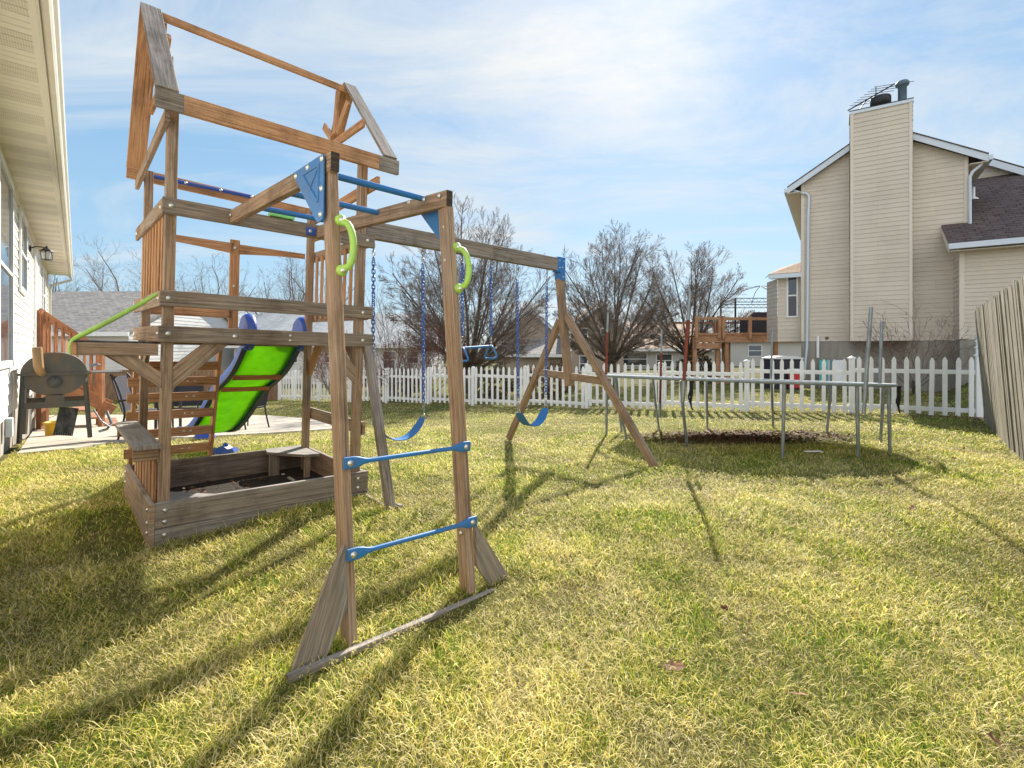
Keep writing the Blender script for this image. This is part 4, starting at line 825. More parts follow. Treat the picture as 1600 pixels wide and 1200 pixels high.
# upper gable wall behind the garage roof
ob = -3.6; q = [rp_(x, y, ob) for x, y in ((1505, 300), (1720, 285), (1720, 305), (1600, 274), (1543, 256), (1505, 262))]
q = [(uR-.1, 6.9), (uR+5.5, 6.9), (uR+5.5, q[3][1]-1.6), q[3], q[4], (uR-.1, q[4][1]+.1)]
mb = MB(); siding(mb, RO+rn*ob, rx, rn, q, .147); mb.build('siding_wall', M['beige'], BH)
ra0 = rp_(1530, 243, ob+.3); ra1 = rp_(1600, 263, ob+.3); dd = ((ra1[1]-ra0[1])/(ra1[0]-ra0[0])); ra2 = (ra0[0]+7, ra0[1]+7*dd)
rq([ra0, ra2, (ra2[0], ra2[1]-.26), (ra0[0], ra0[1]-.24)], ob+.27, ob+.3, 'rake_board', 'bluegray')
mb = MB(); mb.prism([a(ra0[0]-.5, ob+.3, ra0[1]+.02-.5*dd), a(ra2[0], ob+.3, ra2[1]+.02), a(ra2[0], ob-6, ra2[1]+.02), a(ra0[0]-.5, ob-6, ra0[1]+.02-.5*dd)], (0, 0, .04)); mb.build('roof', M['shbrown'], BH)
# ---------------- raised deck, cover, gazebo beside the right house
DK = thing('raised_deck', 'orange-brown raised wooden deck with black balusters beside the beige house', 'deck', loc=(9, 20, 0))
def DX(x, Y=20.): return (x-800)/785*Y
def DZ(y, Y=20.): return 1.3+(548-y)/785*Y
zf = DZ(525); X0, X1 = DX(1085), DX(1240)
mb = MB(); mb.bx(X0, X1, 19.97, 20.03, DZ(535), zf+.06); mb.build('rim_joist', M['deckwood'], DK)
mb = MB()
for k in range(18): mb.bx(X0, X1, 20.04+k*.145, 20.04+k*.145+.138, zf, zf+.03)
mb.build('decking', M['deckwood'], DK)
mb = MB(); mb.bx(DX(1086), DX(1126), 19.93, 19.965, DZ(545), DZ(536)); mb.build('stair_rim', M['deckwood'], DK)
for x in (1087, 1122.5, 1129, 1170, 1214): mb = MB(); mb.bx(DX(x)-.06, DX(x)+.06, 19.86, 19.96, zf-.1, DZ(494)); mb.build('rail_post', M['deckwood'], DK)
for x in (1087, 1122.5, 1137, 1214): mb = MB(); mb.bx(DX(x)-.07, DX(x)+.07, 20.05, 20.17, -.3, zf-.05); mb.build('support_post', M['deckwood'], DK)
for x in (1148, 1156, 1165): mb = MB(); mb.bx(DX(x)-.05, DX(x)+.05, 21.5, 21.6, -.3, zf-.05); mb.build('support_post', M['deckwood'], DK)
mb = MB(); mb.bx(X0, DX(1122), 19.88, 19.94, DZ(500), DZ(496)); mb.bx(DX(1129), X1, 19.88, 19.94, DZ(500.5), DZ(496)); mb.bx(X0, DX(1122), 19.9, 19.94, DZ(523.5), DZ(520.5)); mb.bx(DX(1129), X1, 19.9, 19.94, DZ(523), DZ(520)); mb.build('deck_rail', M['deckwood'], DK)
for k in range(42):
    x = 1090+k*3.6
    if 1119 < x < 1132: continue
    mb = MB(); mb.tube([(DX(x), 19.92, DZ(521)), (DX(x), 19.92, DZ(499))], .010, 5); mb.build('baluster', M['black'], DK)
for k in range(7): x = 1131+k*3.2; mb = MB(); mb.beam((DX(x), 20.1+k*.35, zf), (DX(x), 20.1+k*.35, DZ(499)), .06, .06, (0, 1, 0)); mb.build('side_baluster', M['deckwood'], DK)
mb = MB(); mb.beam((DX(1097), 20.6, DZ(498)), (DX(1107), 21.0, DZ(523)), .08, .08); mb.beam((X0, 22.5, DZ(499)), (X1, 22.5, DZ(499)), .05, .09); mb.build('stair_rail', M['deckwood'], DK)
for k in range(8): mb = MB(); mb.beam((DX(1092), 20.3+k*.01+k*.25, zf-.15-k*.22), (DX(1122), 20.3+k*.25, zf-.15-k*.22), .26, .04); mb.build('stair_tread', M['deckwood'], DK)
cv = (DX(1190, 21), 21.2); CVt = thing('covered_grill', 'bulky grill under a fitted black cover on the raised deck', 'grill', loc=(cv[0], cv[1], zf+.03))
mb = MB(); wv = .66; prf = [(-wv, .0), (wv, .0), (wv+.02, .55), (wv-.05, .72), (wv-.30, .98), (-wv+.28, .98), (-wv+.02, .76), (-wv-.02, .55)]
mb.prism([(cv[0]+u, cv[1]-.3, zf+.04+z) for u, z in prf], (0, .62, 0)); mb.build('cover', M['fabric'], CVt); mb = MB(); mb.bx(cv[0]-wv+.1, cv[0]+wv-.1, cv[1]-.32, cv[1]-.305, zf+.72, zf+.76); mb.build('strap', M['bluegray'], CVt)
GZ = thing('gazebo_frame', 'bare black metal gazebo frame with curved roof ribs over the raised deck', 'gazebo', loc=(DX(1190, 23), 23, zf))
Yg = 22.4; gx0, gx1 = DX(1149, Yg), DX(1149, Yg)+3.3; gt = 1.3+(548-466)/785*Yg
for (x, y) in ((gx0, Yg), (gx1, Yg), (gx0+.6, Yg+3), (gx1+.3, Yg+3)): mb = MB(); mb.tube([(x, y, zf), (x, y, gt)], .045, 8); mb.build('post', M['black'], GZ)
for (p, q_) in (((gx0, Yg), (gx1, Yg)), ((gx0+.6, Yg+3), (gx1+.3, Yg+3)), ((gx0, Yg), (gx0+.6, Yg+3)), ((gx1, Yg), (gx1+.3, Yg+3))):
    mb = MB(); n = 22; P = lambda f, z: (p[0]+(q_[0]-p[0])*f, p[1]+(q_[1]-p[1])*f, z)
    mb.tube([P(0, gt), P(1, gt)], .018, 5); mb.tube([P(0, gt-.17), P(1, gt-.17)], .018, 5)
    for k in range(n): mb.tube([P(k/n, gt-.17*(k % 2)), P((k+1)/n, gt-.17*((k+1) % 2))], .008, 4)
    mb.build('lattice_beam', M['black'], GZ)
ap = ((gx0+gx1)/2+.2, Yg+1.5, gt+.75)
for p in ((gx0, Yg), (gx1, Yg), (gx0+.6, Yg+3), (gx1+.3, Yg+3), ((gx0+gx1)/2, Yg), ((gx0+gx1)/2+.5, Yg+3)):
    mb = MB(); qv = cr([(p[0], p[1], gt), (p[0]*.6+ap[0]*.4, p[1]*.6+ap[1]*.4, gt+.48), ap], 5); mb.tube([V(tuple(v)) for v in qv], .014, 5); mb.build('roof_rib', M['black'], GZ)
SBx = thing('storage_box', 'dark storage box with pale lid below the deck, behind the picket fence', 'box', loc=(9.1, 17.2, 0))
mb = MB(); mb.bx(8.75, 9.75, 16.9, 17.5, 0, 1.02, .03); mb.build('box_body', M['fabric'], SBx); mb = MB(); mb.prism([(8.7, 16.85, 1.02), (9.8, 16.85, 1.02), (9.8, 16.85, 1.06), (9.5, 16.85, 1.12), (9.0, 16.85, 1.12), (8.7, 16.85, 1.06)], (0, .7, 0)); mb.build('lid', M['whitewall'], SBx)
KR = thing('kettle', 'small red wheeled cooler in front of the dark storage box', 'cooler', loc=(9.35, 16.6, 0))
mb = MB(); mb.bx(9.2, 9.55, 16.5, 16.75, .08, .62, .03); mb.build('cooler_body', M['red'], KR); mb = MB(); mb.bx(9.18, 9.57, 16.48, 16.77, .62, .70, .02); mb.build('lid', M['white'], KR)
KR.name = 'cooler'
for i, (x, mt, lb) in enumerate(((1293, 'teal', 'folded teal lawn chair leaning on the beige house foundation'), (1306, 'white', 'folded white lawn chair leaning on the foundation beside the teal one'))):
    u, _ = rp_(x, 570, .35); p = RO+rx*u+rn*.35; FCh = thing('lawn_chair', lb, 'chair', loc=(p.x, p.y, 0))
    mb = MB(); a0 = p-rx*.24; a1 = p+rx*.24; bk = -rn*.22
    mb.tube([a0, a0+bk+Vector((0, 0, 1.02)), a1+bk+Vector((0, 0, 1.02)), a1], .014, 6); mb.tube([a0+rn*.08, a0+bk*.6+Vector((0, 0, .6))], .014, 6); mb.tube([a1+rn*.08, a1+bk*.6+Vector((0, 0, .6))], .014, 6); mb.build('frame', M['steel'], FCh)
    mb = MB(); mb.prism([a0+bk*.2+Vector((0, 0, .18)), a1+bk*.2+Vector((0, 0, .18)), a1+bk*.95+Vector((0, 0, .98)), a0+bk*.95+Vector((0, 0, .98))], rn*.012); mb.build('sling', M[mt], FCh)
# ---------------- houses beyond
def house(label, x0, x1, Y, zg, zeave, zridge, roofm, wallm, dep=9, gable_front=False, wins=(), skew=0., over=.35, pitch=.18):
    h = thing('house', label, 'house', loc=((x0+x1)/2, Y, zg), group=None); ux = Vector((math.cos(skew), math.sin(skew), 0)); n = Vector((math.sin(skew), -math.cos(skew), 0)); O = Vector((x0, Y, 0)); Wd = x1-x0
    if gable_front:
        mb = MB(); siding(mb, O, ux, n, [(0, zg), (Wd, zg), (Wd, zeave), (Wd/2, zridge), (0, zeave)], pitch); mb.build('wall', M[wallm], h)
        for a, b in ((-over, Wd/2), (Wd+over, Wd/2)):
            za = zeave-(zridge-zeave)*over/(Wd/2); mb = MB(); p, q = O+ux*a+n*over+Vector((0, 0, za)), O+ux*b+n*over+Vector((0, 0, zridge)); mb.prism([p, q, q-n*dep, p-n*dep], (0, 0, .12), grain=tuple(n)); mb.build('roof', M[roofm], h)
            mb = MB(); mb.prism([p+n*.01, q+n*.01, q+n*.01-Vector((0, 0, .2)), p+n*.01-Vector((0, 0, .2))], n*.03); mb.build('rake_board', M['bluegray'], h)
    else:
        mb = MB(); siding(mb, O, ux, n, [(0, zg), (Wd, zg), (Wd, zeave), (0, zeave)], pitch); mb.build('wall', M[wallm], h)
        mb = MB(); siding(mb, O+ux*Wd, -n, ux, [(0, zg), (dep, zg), (dep, zeave), (dep/2, zridge), (0, zeave)], pitch); mb.build('end_wall', M[wallm], h); mb = MB(); siding(mb, O, -n, -ux, [(0, zg), (dep, zg), (dep, zeave), (dep/2, zridge), (0, zeave)], pitch); mb.build('end_wall', M[wallm], h)
        sl = (zridge-zeave)/(dep/2)
        for sg in (1, -1):
            o0 = over if sg > 0 else -dep-over; p = O+ux*-over+n*o0+Vector((0, 0, zeave-sl*over)); q = O+ux*(Wd+over)+n*o0+Vector((0, 0, zeave-sl*over)); r_ = O+ux*(Wd+over)+n*(-dep/2)+Vector((0, 0, zridge)); s_ = O+ux*-over+n*(-dep/2)+Vector((0, 0, zridge))
            mb = MB(); mb.prism([p, q, r_, s_] if sg > 0 else [q, p, s_, r_], (0, 0, .1), grain=tuple(ux)); mb.build('roof', M[roofm], h)
        mb = MB(); obox(mb, O, ux, n, -over, Wd+over, over, over+.1, zeave-sl*over-.12, zeave-sl*over+.08); mb.build('gutter', M['white'], h)
    for (a, b, c, d) in wins: window(h, O, ux, n, a, b, c, d, wd=.07)
    return h, O, ux, n
gzl = gzf(-20, 24)
h1, O1, u1_, n1_ = house('neighbour house with grey shingle roof and white walls, seen above the smoker', -25.2, -17.6, 23.2, gzl, 2.2, 4.5, 'shgray', 'whitewall', dep=9.5, over=.25, skew=-.02)
mb = MB(); p = O1+u1_*(7.6*.77)+n1_*(-2.6)+Vector((0, 0, 3.35)); mb.lathe(p, (0, 0, 1), [(.16, 0), (.06, .06), (.05, .45)], 10); mb.build('roof_vent', M['white'], h1)
house('long low white house with pale grey roof behind the swings', -16.6, -5.0, 30, gzf(-10, 30), 1.75, 3.75, 'shpale', 'whitewall', dep=8, wins=((2.3, 3.8, .55, 1.5), (5.3, 6.3, .55, 1.4), (8.8, 9.6, .2, 1.3), (10.2, 11, .5, 1.3)), skew=.03)
house('tan gabled house behind the largest bare tree', -1.2, 4.0, 38, -.7, 2.2, 4.4, 'shgray', 'tan', dep=11, gable_front=True, wins=((3.4, 4.2, .2, 1.4),))
house('low tan wing with a dark slate roof behind the fence, left of the end frame', -1.0, 3.3, 34, -.7, 1.1, 2.1, 'shgray', 'tan', dep=6, wins=())
house('taupe house with small white windows seen through the end frame', 3.9, 7.3, 33, -.6, 2.9, 4.3, 'shtan', 'tan', dep=9, gable_front=True, wins=((.5, 1.1, -.1, 1.0), (1.9, 2.5, 1.9, 2.8), (.6, 1.1, 2.0, 2.8)))
house('small pale building beyond the deck posts, behind the picket fence', 17.5, 25, 42, -.4, 2.3, 3.2, 'shpale', 'greywall', dep=7, wins=((2.2, 3.4, .8, 1.8),))
house('pale grey house with an orange-tan roof behind the trampoline', 7.3, 14.5, 36, -.6, 1.5, 3.6, 'shtan', 'greywall', dep=12, wins=((.6, 2.4, .2, 1.2), (3, 4.2, .1, 1.1)))
# ---------------- trampoline
TC = np.array((3.4, 7.58)); TR = 1.95
def rz(x, y): return .865-.03*(x-3.35)-.036*(y-7.45)
TP = thing('trampoline', 'round backyard trampoline with a worn steel rim and bent enclosure poles', 'trampoline', loc=(*TC, gzf(*TC)))
def eP(t, r): c, s_ = r*math.cos(t), (r-.38)*math.sin(t); return (TC[0]+c*.96+s_*.28, TC[1]-c*.28+s_*.96)
circ = lambda r, n: [eP(2*math.pi*k/n, r) for k in range(n)]
mb = MB(); mb.tube([(x, y, rz(x, y)) for x, y in circ(TR, 64)], .021, 10, closed=True); mb.build('rim', M['rim'], TP)
mb = MB(); P = [(x, y, rz(x, y)-.005) for x, y in circ(TR-.20, 48)]; mb.prism(P, (0, 0, .006)); mb.build('jumping_mat', M['netblack'], TP)
for k in range(80):
    t = 2*math.pi*k/80; a_1 = eP(t, TR-.02); b_1 = eP(t, TR-.2); mb = MB(); mb.tube([(*a_1, rz(*a_1)+.01), (*b_1, rz(*b_1))], .008, 5, caps=False); mb.build('spring', M['rim'], TP)
legs = [(3.23, 6.0), (4.17, 6.05), (4.74, 6.30), (5.27, 7.19), (5.03, 8.03), (4.63, 8.9), (3.5, 9.0), (2.6, 8.87), (1.86, 8.5), (1.75, 7.62), (1.54, 8.2), (2.36, 6.75)]
lg = []
for (x, y) in legs:
    a = math.atan2(y-TC[1], x-TC[0]); r0 = math.hypot(x-TC[0], y-TC[1]); tp = min((eP(2*math.pi*k/160, TR) for k in range(160)), key=lambda q: math.hypot(q[0]-x, q[1]-y)); zb = gzf(x, y); zt = rz(*tp)-.02
    mb = MB(); mb.tube([(tp[0]-(tp[0]-x)*.2, tp[1]-(tp[1]-y)*.2, zt), ((tp[0]+x)/2, (tp[1]+y)/2, (zt+zb)/2+.02), (x, y, zb-.02)], [.022, .021, .019], 8); lg.append(mb.build('leg', M['steel'], TP))
for (px_, yt, yb, Y, col) in ((950, 488, 585, 8.0, 'mix'), (1034, 515, 585, 9.1, 'mix'), (1078, 455, 595, 5.9, 'mix'), (1207, 517, 592, 9.1, 'steel'), (1361, 480, 640, 5.75, 'steel2'), (1378, 502, 600, 7.0, 'steel')):
    X = (px_-800)/785*Y; zt = 1.3+(548-yt)/785*Y; zb = 1.3+(548-yb)/785*Y; lean = {1078: -.07, 1361: -.08}.get(px_, -.03)
    if px_ == 1034: zb = .35
    mid = zb+(zt-zb)*.68
    pt = lambda z: (X+lean*(zt-z)/(zt-zb), Y, z)
    if col == 'mix':
        mb = MB(); mb.tube([pt(zb-.05), pt(mid)], .021, 8); mb.build('pole', M['rust'], TP); mb = MB(); mb.tube([pt(mid-.02), pt(zt)], .018, 8); mb.build('pole', M['steel'], TP)
        mb = MB(); mb.tube([pt(zb-.25), pt(zb)], .026, 8); mb.build('pole_sleeve', M['steel'], TP)
    else: mb = MB(); mb.tube([pt(zb-.05), pt(zt)], .021, 8); mb.build('pole', M['steel'], TP)
for (x, y, z) in ((2.07, 5.87, .95), (4.80, 6.28, .86)):
    mb = MB(); 
    for k in range(5): mb.tube([(x+.01*k, y-.03, z), (x+.03*math.sin(k), y-.035, z-.10-.02*k), (x-.02+.012*k, y-.03, z-.22-.03*k)], .009, 5)
    mb.build('torn_strap', M['netblack'], TP)
# ---------------- bare trees
def vnorm(v): return v/ (np.linalg.norm(v)+1e-9)
def gen_tree(rs, H, trunk_h, r0, nst, spread, levels=(9, 7, 5), lens=(.72, .5, .42), up=.35, tmin=.18, jit=.10, pear=True, env=None):
    br = []
    def grow(p, d, L_, r, lev):
        n = 7 if lev == 0 else (5 if lev < 3 else 3); pts = [p]; q = p.copy(); dd = d.copy()
        for i in range(n):
            dd = vnorm(dd+np.array((0, 0, up*(.20 if lev < 2 else .28)))+rs.normal(0, jit*(1+.35*lev), 3)); q = q+dd*L_/n
            if env is not None and len(pts) > 1 and (q[0]/env[0])**2+(q[1]/env[0])**2+((q[2]-env[1])/env[2])**2 > rs.uniform(.98, 1.18): break
            pts.append(q.copy())
        if len(pts) < 2: return
        n = len(pts)-1; pts = np.array(pts); rad = np.linspace(r, r*(.28 if lev < 3 else .5), n+1); br.append((lev, pts, rad))
        if lev >= len(levels): return
        nc = levels[lev]
        for k in range(nc):
            f = tmin+(1-tmin)*(k+rs.uniform(.2, .9))/nc; f = min(f, .98); i = f*n; i0 = int(i); pp = pts[i0]+(pts[min(i0+1, n)]-pts[i0])*(i-i0); td = vnorm(pts[min(i0+1, n)]-pts[i0])
            rv = rs.normal(0, 1, 3); sd = vnorm(np.cross(td, rv)); an = rs.uniform(.35, .75); nd = vnorm(td*math.cos(an)+sd*math.sin(an))
            rr = (r*(1-.72*f))*rs.uniform(.30, .48); grow(pp, nd, L_*lens[lev]*(1.15-.65*f)*rs.uniform(.75, 1.25), max(rr, .0055), lev+1)
    top = np.array((0, 0, trunk_h)); br.append((-1, np.array([(0, 0, -.2), (0, 0, .15), (rs.normal(0, .03), 0, trunk_h*.6), top+np.array((0, 0, .25))]), np.array((r0*1.5, r0*1.1, r0, r0*.8))))
    for k in range(nst):
        a = 2.39996*k+rs.uniform(-.3, .3); inc = spread*((k+.5)/nst)**.55*rs.uniform(.85, 1.1); d = np.array((math.sin(inc)*math.cos(a), math.sin(inc)*math.sin(a), math.cos(inc)))
        Ls = (H-trunk_h)*(1.0-.22*(inc/spread)**2)*rs.uniform(.85, 1.02)
        if env is not None:
            q_ = np.array((0, 0, trunk_h-env[1]))/np.array((env[0], env[0], env[2])); e_ = d/np.array((env[0], env[0], env[2])); A_, B_, C_ = e_@e_, q_@e_, q_@q_-1
            Ls = (-B_+math.sqrt(max(0, B_*B_-A_*C_)))/A_*rs.uniform(.80, .93)
        grow(top+np.array((0, 0, -trunk_h*.25*rs.uniform(0, 1))), d, Ls, r0*rs.uniform(.24, .38), 0)
    return br
def tubes(name, brs, m_, parent, base):
    VS, FS = [], []; off = 0
    for lev, P, Rr in brs:
        k = 8 if lev < 0 else (5 if lev == 0 else 3); n = len(P); D = np.gradient(P, axis=0); D /= np.linalg.norm(D, axis=1)[:, None]+1e-9
        ref = np.array((0, 0, 1.)) if abs(D[0][2]) < .8 else np.array((1., 0, 0)); A = np.cross(D, ref); A /= np.linalg.norm(A, axis=1)[:, None]+1e-9; B = np.cross(D, A); t = np.arange(k)*2*math.pi/k
        ring = P[:, None, :]+(A[:, None, :]*np.cos(t)[None, :, None]+B[:, None, :]*np.sin(t)[None, :, None])*Rr[:, None, None]; VS.append(ring.reshape(-1, 3))
        i = np.arange(n-1)[:, None]*k+np.arange(k)[None, :]; j = np.arange(n-1)[:, None]*k+(np.arange(k)[None, :]+1) % k
        FS.append(np.stack([i, j, j+k, i+k], -1).reshape(-1, 4)+off); off += n*k
    vs = np.concatenate(VS); fs = np.concatenate(FS); me = bpy.data.meshes.new(name); me.vertices.add(len(vs)); me.vertices.foreach_set('co', vs.ravel()); me.loops.add(fs.size); me.loops.foreach_set('vertex_index', fs.ravel().astype(np.int32))
    me.polygons.add(len(fs)); me.polygons.foreach_set('loop_start', np.arange(0, fs.size, 4, dtype=np.int32)); me.polygons.foreach_set('loop_total', np.full(len(fs), 4, dtype=np.int32)); me.polygons.foreach_set('use_smooth', np.ones(len(fs), bool)); me.update(); me.validate()
    me.materials.append(m_); o = bpy.data.objects.new(name, me); COL.objects.link(o); o.parent = parent; return o
def tree(x, y, label, seed, H, th, r0, nst, spread, sx=1., name='bare_tree', twm='twig', group=None, cat='tree', **kw):
    z = gzf(x, y); t = thing(name, label, cat, loc=(x, y, z), group=group); rs = np.random.default_rng(seed); b = gen_tree(rs, H, th, r0, nst, spread, **kw)
    if sx != 1: b = [(l, p*np.array((sx, sx, 1)), r) for l, p, r in b]
    tubes('trunk', [q for q in b if q[0] <= 0], M['barkm'], t, None); tubes('crown', [q for q in b if q[0] > 0], M[twm], t, None); return t
tree(-1.75, 20.5, 'largest bare pear tree, spreading above the picket fence left of centre', 13, 8.9, 1.0, .21, 38, 1.3, levels=(18, 9, 6), lens=(.36, .48, .46), jit=.045, up=.055, tmin=.34, env=(3.6, 4.2, 3.7))
tree(4.3, 21.5, 'rounded bare pear tree directly behind the trampoline poles', 5, 8.6, 1.1, .18, 34, 1.2, levels=(17, 9, 6), lens=(.36, .48, .46), jit=.045, up=.06, tmin=.34, env=(2.7, 4.1, 3.35))
tree(8.3, 23.5, 'smaller bare pear tree left of the raised deck', 8, 7.6, 1.2, .16, 30, 1.25, levels=(16, 9, 5), lens=(.36, .48, .46), jit=.05, up=.055, tmin=.32, env=(2.9, 3.7, 2.85))
SH = dict(levels=(7, 4), lens=(.5, .5), tmin=.15)
far = [(-31, 34, 6.6, 'spreading bare tree above the grey shingle roof', 21), (-26, 34, 7.4, 'bare tree left of the tower, just right of the shingle roof', 22), (-21.5, 35, 7.2, 'bare tree seen between the left tower posts', 23), (-15.8, 36, 7.0, 'bare tree above the pale roof, behind the tower middle post', 24), (-14.0, 37, 7.6, 'bare tree above the pale roof, nearest the right tower posts', 25)]
for x, y, h_, lb, sd_ in far: tree(x, y, lb, sd_, h_*1.25, 2.2, .20, 10, .95, levels=(9, 6, 4), lens=(.5, .5, .45), jit=.14, up=.2, group=None)
tree(-4.9, 19.4, 'slender young sapling rising behind the picket fence beside the tower', 31, 4.6, .8, .035, 6, .45, name='sapling', cat='sapling', levels=(9, 5), lens=(.35, .5))
for i, (x, y, h_, lb) in enumerate(((-6.6, 18.6, 2.6, 'reddish leafless shrub behind the fence, beside the tower right post'), (-4.2, 18.2, 2.5, 'reddish leafless shrub behind the fence between the swing chains'), (-2.9, 18.0, 2.9, 'reddish leafless shrub behind the fence beside the ladder post'))):
    tree(x, y, lb, 40+i, h_, .15, .03, 16, 1.0, name='bare_shrub', twm='redtwig', cat='shrub', levels=(8, 5, 3), lens=(.5, .5, .5), jit=.16)
tree(12.0, 15.0, 'bare arching shrub in front of the beige house foundation', 51, 2.7, .15, .03, 12, 1.15, name='bare_shrub', twm='redtwig', cat='shrub', levels=(6, 4), lens=(.55, .5), jit=.16, up=.15)
wb = []
rs_ = np.random.default_rng(77)
for k in range(46):
    x0 = -75+k*3.6+rs_.uniform(-1.5, 1.5); y0 = rs_.uniform(62, 82); b = gen_tree(rs_, rs_.uniform(4.5, 7), 1.2, .2, 6, 1.0, levels=(7, 5), lens=(.5, .5), jit=.14)
    wb += [(l, p*np.array((1.3, 1.3, 1))+np.array((x0, y0, -.7)), np.maximum(r, .022)) for l, p, r in b]
wo = tubes('far_woods', wb, M['twig'], None, None); wo['kind'] = 'stuff'
# leafy low bushes behind the pickets
def hedge(x, y, rx_, h_, seed, label, c=(.10, .075, .05)):
    rs = np.random.default_rng(seed); z = gzf(x, y); t = thing('low_bush', label, 'bush', loc=(x, y, z)); n = 2200
    P = rs.normal(0, 1, (n, 3)); P /= np.linalg.norm(P, axis=1)[:, None]; P *= rs.uniform(.5, 1, (n, 1))**.5*(1+.25*np.sin(P[:, :1]*7)); P = P*np.array((rx_, .5, h_*.55))+np.array((0, 0, h_*.5))
    A = rs.normal(0, .03, (n, 3)); B = rs.normal(0, .03, (n, 3)); vs = np.stack([P-A, P+B, P+A, P-B], 1).reshape(-1, 3); me = bpy.data.meshes.new('foliage'); me.from_pydata(vs.tolist(), [], np.arange(4*n).reshape(-1, 4).tolist())
    me.materials.append(mat('bush_leaf', c, .8)); o = bpy.data.objects.new('foliage', me); COL.objects.link(o); o.parent = t
hedge(1.2, 15.9, .8, 1.1, 61, 'low brown-leaved bush behind the pickets left of the end frame', (.13, .085, .05)); hedge(-.6, 17.3, .9, 1.1, 62, 'low dark bush at the foot of the largest bare tree', (.09, .08, .04)); hedge(-4.3, 18.7, 1.2, 1.0, 63, 'low tangled bush behind the pickets between the swing chains', (.13, .10, .06))
hedge(8.1, 21.8, 1.0, 1.0, 64, 'low dark bush below the raised deck', (.07, .07, .035))
m = M['mulch'] = mat('dark_mulch', (.06, .045, .03), 1); g = G(m); q_ = g.noise(g.vec('POS'), 30, 5, .7); g.col(g.ramp(q_, [(.35, (.015, .011, .008)), (.7, (.055, .04, .028))])); g.bump(q_, 1, .03)
# ---------------- leaf litter and single leaves
lm = mat('dry_leaf', (.16, .075, .035), .8); g = G(lm); oi = g.noise(g.vec('POS', (1, 1, 1)), 40, 2, .5); g.col(g.ramp(oi, [(.35, (.06, .025, .012)), (.55, (.15, .06, .022)), (.7, (.32, .17, .08))]))
def leafmesh(name, pts, size, rs, flat=.25):
    vs, fs = [], []
    for (x, y, z) in pts:
        s = size*rs.uniform(.6, 1.3); a = rs.uniform(0, 6.28); Mx = Matrix.Rotation(a, 3, 'Z') @ Matrix.Rotation(rs.normal(0, flat), 3, 'X') @ Matrix.Rotation(rs.normal(0, flat), 3, 'Y'); b = len(vs); c = rs.uniform(.1, .5)
        for (u, v, w_) in ((0, -.55, 0), (.16, -.25, c*.1), (.34, -.05, c*.35), (.16, .05, c*.1), (.30, .35, c*.3), (.0, .62, .05), (-.30, .33, c*.3), (-.14, .06, c*.1), (-.36, -.03, c*.35), (-.16, -.24, c*.1), (0, 0, 0)):
            p = Mx @ Vector((u*s, v*s, w_*s)); vs.append((x+p.x, y+p.y, z+p.z))
        fs += [[b+10, b+k, b+(k+1) % 10] for k in range(10)]
    me = bpy.data.meshes.new(name); me.from_pydata(vs, [], fs); me.materials.append(lm); o = bpy.data.objects.new(name, me); COL.objects.link(o); return o
rs = np.random.default_rng(5); pts = []
while len(pts) < 2600:
    x, y = rs.normal(3.6, .85), rs.normal(7.75, .35)
    if ((x-3.5)/1.9)**2+((y-7.75)/.75)**2 < 1: pts.append((x, y, gzf(x, y)+rs.uniform(.015, .045)))
for k in range(420):
    f = rs.uniform(0, 1)**1.6; x = 8.9-f*5+rs.normal(0, .1); y = 14.815-.584*x-abs(rs.normal(0, .35))-.05; pts.append((x, y, gzf(x, y)+.03))
for k in range(160): x, y = rs.uniform(4.5, 8.3), rs.uniform(6, 9.3); pts.append((x, y, gzf(x, y)+.03))
lf = leafmesh('leaf_litter', pts, .05, rs); lf['kind'] = 'stuff'
for px_, py_, lb_ in ((1050, 1010, 'curled rust-brown leaf on the grass right of the ladder foot'), (1490, 717, 'orange-brown leaf on the grass beside the leaning wooden fence'), (1425, 795, 'brown leaf on the grass just in front of the trampoline shadow'), (1530, 908, 'brown leaf near the right edge of the lawn'), (1553, 1115, 'dark brown leaf in the lower right corner of the lawn'), (1130, 925, 'small brown leaf in the middle of the open lawn'), (1250, 1050, 'pale brown leaf lying in the lower right lawn, nearest the bottom edge'), (1372, 755, 'brown leaf at the right end of the trampoline shadow')):
    Y = 785*1.27/(py_-548); X = (px_-800)/785*Y; z = gzf(X, Y)+.035; o = leafmesh('fallen_leaf', [(0, 0, 0)], .085, rs, .35); o.location = (X, Y, z); tag(o, lb_, 'leaf', 'single fallen leaves on the lawn')
    for p in o.data.polygons: pass
X, Y = (1268-800)/785*6.15, 6.15; SCp = thing('plastic_scrap', 'small white broken plastic strip on the grass under the trampoline edge', 'litter', loc=(X, Y, gzf(X, Y)))
mb = MB(); z = gzf(X, Y)+.06; mb.beam((X-.09, Y, z), (X+.10, Y-.02, z+.004), .03, .012); mb.build('strip', M['white'], SCp); mb = MB(); mb.beam((X+.10, Y-.05, z), (X+.11, Y+.03, z), .02, .012); mb.build('tab', M['white'], SCp)
X, Y = -1.10, 1.50; ST_ = MB(); z = gzf(X, Y)+.03; ST_.prism([(X-.05, Y-.12, z), (X+.06, Y-.12, z), (X+.055, Y+.02, z), (X+.0, Y+.035, z), (X-.045, Y+.0, z)], (0, 0, .035)); o = ST_.build('stone', M['found'], None, loc=(X, Y, z)); tag(o, 'flat pale stone in the grass at the bottom left edge', 'stone')
sand = MB(); sand.T = T4; sand.quad([(0, .03, -1.31), (1.48, .03, -1.27), (1.48, 1.4, -1.27), (0, 1.4, -1.31)]); o = sand.build('sandbox_soil', M['mulch']); o['kind'] = 'stuff'
dp = [L2W(rs.uniform(.05, 1.45), rs.uniform(.1, 1.35), -1.28) for _ in range(90)]; o = leafmesh('sandbox_leaves', [tuple(p) for p in dp], .045, rs, .5); o['kind'] = 'stuff'
